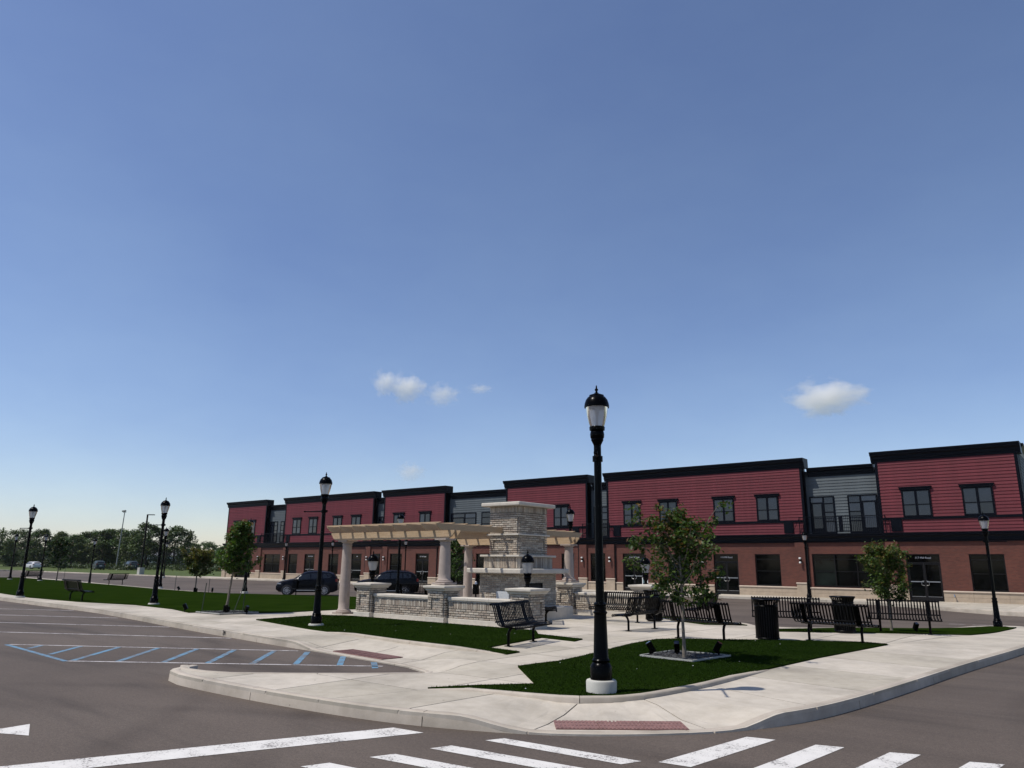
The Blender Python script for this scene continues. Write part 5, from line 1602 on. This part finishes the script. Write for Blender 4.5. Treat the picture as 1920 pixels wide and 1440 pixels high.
FT = [('bushy dark tree at the far left edge under the power pole', -216, 66, 9.0, 11, 1.0), ('wide dark tree behind the leftmost far lamp', -226, 74, 9.5, 12, 0.9), ('dark rounded tree above the white car', -208, 73, 9.2, 9.5, 0.75),
      ('tall loose tree behind the far left lamp', -214, 80, 8.8, 9, 1.0), ('green tree right of the far left lamp', -203, 78.5, 8.0, 8, 1.25), ('tree with a flat crown in the middle of the tree line', -214, 87, 9.3, 10, 0.95), ('dark tree behind the parked green vehicles', -198, 83.5, 8.8, 8, 0.85),
      ('light green tree behind the far lawn lamp', -204, 87.5, 9.6, 8.5, 1.3), ('dense tree left of the tall thin light pole', -196, 87, 9.4, 8.5, 1.15), ('dense dark tree right of the tall thin light pole', -188, 87.0, 9.0, 8.5, 0.9),
      ('large round tree behind the lawn lamp, tallest of the tree line', -172, 82.0, 10.2, 9.8, 0.85), ('large spreading tree right of the lawn lamp', -168, 86.5, 9.6, 9.5, 0.9), ('low pale tree left of the shop building', -200, 112, 6.8, 9, 1.3), ('low bushy tree beside the shop building end', -178, 104, 5.2, 8, 1.3), ('small rounded tree nearest the shop building end', -186, 115, 5.6, 8, 1.2),
      ('low tree between the two large round trees and the shops', -190, 102, 6.2, 8, 1.15)]
for k, (lb, x, y, h, w, ti) in enumerate(FT):
    big_tree(lb, x, y, h, w, 100 + k, ti)

def undergrowth():
    P = []; C = []
    for k in range(520):
        x = rng.uniform(-245, -112); y = 62 + (-x - 112) * 0.10 + rng.uniform(0, 34)
        if x > -150 and y < 74: continue
        r = rng.uniform(0.6, 1.7)
        n = 46
        d = rng.normal(0, 1, (n, 3)); d /= np.linalg.norm(d, axis=1)[:, None]; d[:, 2] = np.abs(d[:, 2]) * 0.7
        P.append(np.array([x, y, mead_z(x, y)]) + d * r * rng.uniform(0.5, 1.0, (n, 1)))
        b = np.array([0.040, 0.058, 0.020]) * rng.uniform(0.6, 1.5)
        C.append(b * rng.uniform(0.7, 1.3, (n, 1)))
    P = np.concatenate(P); C = np.concatenate(C)
    tag(obj('undergrowth', leaf_mesh('undergrowth', P, 0.42 * rng.uniform(0.6, 1.4, len(P)), C, -0.3, 'leaf_far', 0.4)), 'low scrub and tall weeds along the far meadow', 'undergrowth', kind='stuff')
    # far wood behind everything on the left
    P = []; C = []
    for k in range(240):
        x = -300 + rng.uniform(-90, 60); y = 95 + (x + 300) * 0.55 + rng.uniform(-25, 90)
        if y < 60: y = 60 + rng.uniform(0, 60)
        h = rng.uniform(4.5, 8.5); n = 70
        d = rng.normal(0, 1, (n, 3)); d /= np.linalg.norm(d, axis=1)[:, None]
        P.append(np.array([x, y, h * 0.55]) + d * np.array([4.5, 4.5, h * 0.5]) * rng.uniform(0.6, 1.0, (n, 1)))
        C.append(np.array([0.024, 0.040, 0.016]) * rng.uniform(0.7, 1.4) * rng.uniform(0.75, 1.3, (n, 1)))
    P = np.concatenate(P); C = np.concatenate(C)
    tag(obj('far_wood', leaf_mesh('far_wood', P, 1.3 * rng.uniform(0.6, 1.4, len(P)), C, 0.1, 'leaf_far', 0.45)), 'distant wood on the left horizon behind the single trees', 'wood', kind='stuff')
undergrowth()

# ================================================================== cars
def make_car(name, label, paint, L=4.28, W=1.78, Hh=1.60, group=None, suv=True):
    root = thing(name, label, 'car', (0, 0, 0), 0, group)
    hw = W / 2
    # x from front (-L/2) to rear (+L/2): (t, z_top, z_belt)
    st = [(0.0, 0.62, 0.60), (0.015, 0.78, 0.70), (0.05, 0.90, 0.78), (0.12, 0.985, 0.86), (0.20, 1.04, 0.93), (0.265, 1.08, 0.97), (0.32, 1.22, 0.985), (0.38, 1.38, 1.00), (0.44, 1.51, 1.015), (0.50, 1.575, 1.03), (0.58, 1.60, 1.05), (0.68, 1.595, 1.075), (0.78, 1.57, 1.10), (0.86, 1.53, 1.13), (0.92, 1.44, 1.15), (0.965, 1.20, 1.14), (0.985, 0.98, 0.92), (1.0, 0.80, 0.78)]
    k = Hh / 1.60
    rows = []
    def wid(t): return hw * (0.80 + 0.20 * ss(t / 0.13)) * (0.87 + 0.13 * ss((1 - t) / 0.10))
    def sect(t, zt, zb):
        w = wid(t); zbot = 0.22 + 0.16 * max(0, (0.06 - t) / 0.06) + 0.14 * max(0, (t - 0.93) / 0.07)
        zt *= k; zb *= k
        green = zt > zb + 0.13
        if green: up = [(w * 0.965, zb + 0.02), (w * 0.80, zt - 0.07), (w * 0.70, zt - 0.015), (w * 0.40, zt + 0.012), (0, zt + 0.02)]
        else: up = [(w * 0.97, zb + 0.01), (w * 0.90, zt - 0.02), (w * 0.75, zt), (w * 0.4, zt + 0.015), (0, zt + 0.02)]
        return [(0, zbot), (w * 0.86, zbot), (w * 0.975, zbot + 0.06), (w * 1.0, zbot + 0.25), (w * 1.005, (zb + zbot) * 0.55), (w * 0.985, zb - 0.03)] + up
    for t, zt, zb in st:
        h_ = sect(t, zt, zb); x = -L / 2 + t * L
        rows.append([(x, a, b) for a, b in h_] + [(x, -a, b) for a, b in reversed(h_[1:-1])])
    n = len(rows[0]); m = MB()
    vs_ = [p for r in rows for p in r]
    fs = [(i * n + j, i * n + (j + 1) % n, (i + 1) * n + (j + 1) % n, (i + 1) * n + j) for i in range(len(rows) - 1) for j in range(n)] + [tuple(range(n)), tuple(reversed(range((len(rows) - 1) * n, len(rows) * n)))]
    m.add(vs_, fs).build('body', paint, root, 32)
    def interp(t):
        for (a, z1, b1), (b, z2, b2) in zip(st[:-1], st[1:]):
            if a <= t <= b:
                u = (t - a) / (b - a); return z1 + (z2 - z1) * u, b1 + (b2 - b1) * u
        return st[-1][1:]
    def side_pt(t, f, s):
        zt, zb = interp(t); w = wid(t); zt *= k; zb *= k
        a = Vector((w * 0.965, zb + 0.02)); b = Vector((w * 0.80, zt - 0.07)); q = a.lerp(b, f)
        return (-L / 2 + t * L, s * (q.x + 0.006), q.y)
    for s in (1, -1):
        for t0, t1 in ((0.355, 0.545), (0.56, 0.735), (0.75, 0.875)):
            mm = MB(); g_ = []; N_ = 6
            for i in range(N_ + 1):
                t = t0 + (t1 - t0) * i / N_
                g_ += [side_pt(t, 0.06, s), side_pt(t, 0.88, s)]
            mm.add(g_, [(2 * i, 2 * i + 2, 2 * i + 3, 2 * i + 1) for i in range(N_)])
            mm.build('side_window', 'car_glass', root)
        mm = MB().obox((-L / 2 + 0.335 * L, s * (hw + 0.07), 1.02 * k), ((1, 0, 0), (0, 1, 0), (0, 0, 1)), (0.06, 0.09, 0.065))
        bevel(mm.build('mirror', paint, root), 0.025)
        mm = MB().obox((-L / 2 + 0.52 * L, s * (hw * 1.005), 0.36), ((1, 0, 0), (0, 1, 0), (0, 0, 1)), (L * 0.19, 0.012, 0.03)); mm.build('sill_trim', 'rim', root)
        for t in (0.51, 0.70): MB().obox((-L / 2 + t * L, s * (hw * 0.995 + 0.01), 0.90 * k), ((1, 0, 0), (0, 1, 0), (0, 0, 1)), (0.09, 0.012, 0.014)).build('door_handle', paint, root)
        bevel(MB().obox((-L / 2 + 0.055 * L, s * hw * 0.76, 0.77 * k), ((1, 0.25 * s, 0), (-0.25 * s, 1, 0), (0, 0, 1)), (0.15, 0.12, 0.05)).build('headlight', 'rim', root), 0.02)
        bevel(MB().obox((L / 2 - 0.09, s * hw * 0.80, 1.0 * k), ((1, 0, 0), (0, 1, 0), (0, 0, 1)), (0.07, 0.12, 0.09)).build('tail_light', 'red_lens', root), 0.02)
        MB().tube([(-L / 2 + 0.48 * L, s * hw * 0.66, 1.60 * k), (-L / 2 + 0.52 * L, s * hw * 0.66, 1.645 * k), (-L / 2 + 0.80 * L, s * hw * 0.66, 1.625 * k), (-L / 2 + 0.84 * L, s * hw * 0.66, 1.56 * k)], 0.016, 6).build('roof_rail', 'bronze', root, 50)
        for xw in (-L / 2 + 0.185 * L, -L / 2 + 0.785 * L):
            # arch
            am = MB(); pts = [(xw + 0.385 * math.cos(a), 0.335 + 0.385 * math.sin(a)) for a in [PI * q / 14 for q in range(15)]]
            am.prism([(p[0], p[1]) for p in pts] + [(xw - 0.385, 0.24), (xw + 0.385, 0.24)], min(s * (hw - 0.1), s * (hw + 0.012)), max(s * (hw - 0.1), s * (hw + 0.012)), 'y')
            am.build('wheel_arch', 'rubber', root)
            tm = MB(); pr = [(0.20, -0.10), (0.31, -0.105), (0.335, -0.08), (0.338, 0), (0.335, 0.08), (0.31, 0.105), (0.20, 0.10)]
            tm.lathe(pr, 28); 
            for i in range(len(tm.v)): a, b, c = tm.v[i]; tm.v[i] = (a + xw, s * (hw - 0.075) + c * 1.0, b + 0.338)
            wh = tm.build('wheel', 'rubber', root, 40)
            rm = MB(); yo = s * (hw + 0.026)
            for q in range(10):
                a = 2 * PI * q / 10
                rm.obox((xw + 0.115 * math.cos(a), yo, 0.338 + 0.115 * math.sin(a)), ((math.cos(a), 0, math.sin(a)), (0, 1, 0), (-math.sin(a), 0, math.cos(a))), (0.105, 0.012, 0.018))
            rm.tube([(xw + 0.222 * math.cos(2 * PI * q / 24), yo, 0.338 + 0.222 * math.sin(2 * PI * q / 24)) for q in range(25)], 0.014, 6)
            rm.obox((xw, yo, 0.338), ((1, 0, 0), (0, 1, 0), (0, 0, 1)), (0.04, 0.016, 0.04))
            rm.build('rim', 'rim', wh, 40)
    def glass_strip(t0, t1, wf, name):
        g_ = []; N_ = 6
        for i in range(N_ + 1):
            t = t0 + (t1 - t0) * i / N_; zt, zb = interp(t); w = wid(t); x = -L / 2 + t * L
            up = 0.012
            g_ += [(x - (0.012 if t < .5 else -0.012), -w * wf, zt * k + up - 0.01), (x - (0.012 if t < .5 else -0.012), 0, zt * k + 0.02 + up), (x - (0.012 if t < .5 else -0.012), w * wf, zt * k + up - 0.01)]
        MB().add(g_, [(3 * i + j, 3 * i + 3 + j, 3 * i + 4 + j, 3 * i + 1 + j) for i in range(N_) for j in range(2)]).build(name, 'car_glass', root, 60)
    glass_strip(0.285, 0.43, 0.64, 'windscreen')
    glass_strip(0.915, 0.96, 0.62, 'rear_window')
    bevel(MB().box(-L / 2 - 0.02, -L / 2 + 0.08, -hw * 0.5, hw * 0.5, 0.42, 0.60).build('grille', 'rubber', root), 0.02)
    MB().box(-L / 2 - 0.03, -L / 2 - 0.018, -0.22, 0.22, 0.36, 0.46).build('number_plate', 'white_lens', root)
    MB().box(L / 2 - 0.02, L / 2 + 0.012, -0.24, 0.24, 0.72, 0.84).build('number_plate', 'white_lens', root)
    return root
CG = 'cars parked along the back street'
c1 = make_car('parked_car', 'dark blue crossover car parked behind the lawn lamp', 'paint_navy', L=4.05, group=CG)
ang = math.atan2(1.85, 1.68)
c1.location = (-43.9, 32.25, T(32.2)); c1.rotation_euler = (0, 0, ang)
c2 = make_car('parked_car', 'black crossover car parked behind the brick pier', 'paint_black', L=4.35, Hh=1.68, group=CG)
c2.location = (-40.35, 36.2, T(36.2)); c2.rotation_euler = (0, 0, ang)
FG = 'far parked vehicles by the meadow'
c3 = make_car('parked_car', 'distant white car below the dark trees at left', 'paint_wcar', group=FG, Hh=1.45, L=4.5)
c3.location = (-176, 60.7, mead_z(-176, 60.7)); c3.rotation_euler = (0, 0, 0.1)
c4 = make_car('parked_car', 'distant grey green vehicle right of the far lawn lamp', 'paint_green', group=FG, Hh=1.75, L=4.8)
c4.location = (-160, 67.0, mead_z(-160, 67.0)); c4.rotation_euler = (0, 0, -0.2)
c5 = make_car('parked_car', 'distant grey green vehicle beside the tall thin pole', 'paint_green', group=FG, Hh=1.75, L=5.0)
c5.location = (-156, 71.5, mead_z(-156, 71.5)); c5.rotation_euler = (0, 0, -0.15)

# ================================================================== poles, far buildings
p = thing('light_pole', 'slim black square light pole on a concrete base at the street corner', 'pole', (-108.6, 51.3, mead_z(-108.6, 51.3)))
MB().box(-0.35, 0.35, -0.35, 0.35, -0.1, 0.95).build('pole_base', 'footing', p)
MB().box(-0.085, 0.085, -0.085, 0.085, 0.95, 8.25).build('shaft', 'black_metal', p)
MB().obox((0.35, 0.3, 8.3), ((0.76, 0.65, 0), (-0.65, 0.76, 0), (0, 0, 1)), (0.52, 0.15, 0.055)).build('lamp_head', 'black_metal', p)
p = thing('floodlight_pole', 'tall thin grey floodlight pole among the far trees', 'pole', (-173.9, 76.6, mead_z(-173.9, 76.6)))
MB().tube([(0, 0, -0.3), (0.25, 0.25, 12.8)], [0.16, 0.09], 8).build('shaft', 'gal', p, 50)
m = MB().box(-0.5, 0.95, 0.18, 0.28, 12.2, 12.3)
m.build('cross_arm', 'gal', p)
for dx in (-0.4, 0.2, 0.8):
    MB().obox((dx, 0.1, 12.55), ((1, 0, 0), (0, 0.8, 0.6), (0, -0.6, 0.8)), (0.2, 0.12, 0.16)).build('floodlight', 'gal', p)
for lb, x, y, h in (('wooden power pole with cross arm at the far left edge', -219.7, 68.0, 9.6), ('bare power pole standing out above the tree line', -211.2, 91.0, 9.2)):
    p = thing('power_pole', lb, 'pole', (x, y, 0.0), 0.4, 'far power poles')
    MB().tube([(0, 0, -0.5), (0, 0, h)], [0.17, 0.12], 8).build('shaft', 'bark_dark', p, 50)
    MB().box(-0.9, 0.9, -0.06, 0.06, h - 1.3, h - 1.15).build('cross_arm', 'bark_dark', p)
    for dx in (-0.8, -0.3, 0.3, 0.8): MB().lathe([(0.05, 0), (0.06, 0.08), (0.03, 0.15)], 8, dx, 0, h - 1.15).build('insulator', 'gal', p)
for lb, x, y, w, h in (('low white building far behind the black light pole', -234.9, 111.5, 9, 3.0), ('low white shed far behind the large round tree', -228, 119.5, 12, 2.9)):
    b = thing('far_building', lb, 'building', (x, y, mead_z(x, y)), 0.9, 'low white buildings beyond the meadow')
    MB().box(-w / 2, w / 2, -3, 3, -0.3, h).build('wall', 'white_wall', b)
    MB().prism([(-3.4, h + 0.003), (3.4, h + 0.003), (0, h + 1.2)], -w / 2 - 0.3, w / 2 + 0.3, 'x').build('roof', 'roof_grey', b)
    for k in (-0.25, 0.25): MB().box(w * k - 0.6, w * k + 0.6, -3.02, -2.9, 0.9, 2.0).build('window', 'glass', b)
    MB().box(-0.5, 0.5, -3.03, -2.9, 0.0, 2.1).build('door', 'bronze', b)

# ================================================================== clouds
def cloud_mat(name, dens, scale):
    m = bpy.data.materials.new(name); m.use_nodes = True; nt = m.node_tree; nt.nodes.clear()
    o = nt.nodes.new('ShaderNodeOutputMaterial'); pv = nt.nodes.new('ShaderNodeVolumePrincipled')
    pv.inputs['Color'].default_value = (1, 1, 1, 1); pv.inputs['Anisotropy'].default_value = 0.2
    tc = nt.nodes.new('ShaderNodeTexCoord')
    n = nt.nodes.new('ShaderNodeTexNoise'); n.inputs['Scale'].default_value = scale; n.inputs['Detail'].default_value = 5; n.inputs['Roughness'].default_value = 0.6
    nt.links.new(tc.outputs['Object'], n.inputs['Vector'])
    # soft falloff from the middle of the puff (object space, unit sphere)
    ln = nt.nodes.new('ShaderNodeVectorMath'); ln.operation = 'LENGTH'; nt.links.new(tc.outputs['Object'], ln.inputs[0])
    s = nt.nodes.new('ShaderNodeMath'); s.operation = 'SUBTRACT'; s.inputs[0].default_value = 0.92; nt.links.new(ln.outputs['Value'], s.inputs[1])
    a = nt.nodes.new('ShaderNodeMath'); a.operation = 'MULTIPLY_ADD'; nt.links.new(n.outputs[0], a.inputs[0]); a.inputs[1].default_value = 1.7; 
    a2 = nt.nodes.new('ShaderNodeMath'); a2.operation = 'ADD'; nt.links.new(s.outputs[0], a2.inputs[0]); a2.inputs[1].default_value = -1.05
    nt.links.new(a2.outputs[0], a.inputs[2])
    c = nt.nodes.new('ShaderNodeMath'); c.operation = 'MULTIPLY'; c.use_clamp = False; nt.links.new(a.outputs[0], c.inputs[0]); c.inputs[1].default_value = dens
    mx = nt.nodes.new('ShaderNodeMath'); mx.operation = 'MAXIMUM'; nt.links.new(c.outputs[0], mx.inputs[0]); mx.inputs[1].default_value = 0.0
    nt.links.new(mx.outputs[0], pv.inputs['Density']); nt.links.new(pv.outputs[0], o.inputs['Volume'])
    return m
CM = cloud_mat('cloud_vapour', 0.085, 2.3)
CM2 = cloud_mat('cloud_wisp', 0.05, 2.8)
def cloud(label, x, y, z, rx, rz, mat, rot=0.0):
    bm = bmesh.new(); bmesh.ops.create_icosphere(bm, subdivisions=3, radius=1.0)
    me = bpy.data.meshes.new('cloud'); bm.to_mesh(me); bm.free(); me.materials.append(mat)
    o = tag(obj('cloud', me, None, (x, y, z)), label, 'cloud', 'small white clouds over the shops')
    o.scale = (rx, rx * 0.7, rz); o.rotation_euler = (0, 0, rot)
VR = math.atan2(0.628, 0.778)
cloud('puffy white cloud alone in the sky at right', -404, 1444, 316, 96, 46, CM, VR - 0.3)
cloud('left puff of the broken cloud above the fireplace', -1133, 986, 361, 38, 38, CM, VR + 0.3)
cloud('middle puff of the broken cloud above the fireplace', -1102, 1018, 352, 52, 42, CM, VR + 0.3)
cloud('right thin puff of the broken cloud above the fireplace', -1052, 1070, 340, 48, 34, CM2, VR + 0.3)
cloud('thin wisp right of the broken cloud', -995, 1122, 354, 36, 14, CM2, VR + 0.2)
cloud('small low cloud just above the shop roofs', -1092, 1028, 179, 42, 28, CM2, VR + 0.3)

# ================================================================== thin summer haze
hz = bpy.data.materials.new('haze'); hz.use_nodes = True; hz.node_tree.nodes.clear()
_o = hz.node_tree.nodes.new('ShaderNodeOutputMaterial'); _v = hz.node_tree.nodes.new('ShaderNodeVolumePrincipled')
_v.inputs['Color'].default_value = (0.86, 0.90, 0.96, 1); _v.inputs['Density'].default_value = 0.00006; _v.inputs['Anisotropy'].default_value = 0.3
hz.node_tree.links.new(_v.outputs[0], _o.inputs['Volume'])
_m = MB().box(-460, 110, -300, 330, -1.8, 15.0).mesh('haze'); _m.materials.append(hz)
tag(obj('haze', _m), 'thin pale summer haze over the street and meadow', 'haze', kind='stuff')

# ================================================================== small marks and litter
text('24', 0.15, (-18.1, 10.842, 0.045), (PI / 2, 0, math.atan2(-0.35, 2.9)), 'rubber', None, 'kerb_marking')
tag(bpy.data.objects['kerb_marking'], 'small dark number painted on the parking lot kerb face', 'marking')
m = MB()
for k in range(46):
    if k % 2: continue
    x, y = random.uniform(-8.6, -5.0), random.uniform(8.6, 19.0)
    if k > 30: x, y = random.uniform(-18, -11.5), random.uniform(12.6, 15.8)
    L = LAWN_C if k <= 30 else LAWN_B
    if not inpoly(x, y, L): continue
    a = random.uniform(0, PI); q = random.uniform(0.005, 0.011)
    m.obox((x, y, 0.190 + T(y)), ((math.cos(a), math.sin(a), 0.15), (-math.sin(a), math.cos(a), 0.1), (0, 0, 1)), (q, q * 0.6, 0.002))
tag(m.build('fallen_petals', 'letter'), 'tiny pale petals scattered over the lawns', 'petals', kind='stuff')
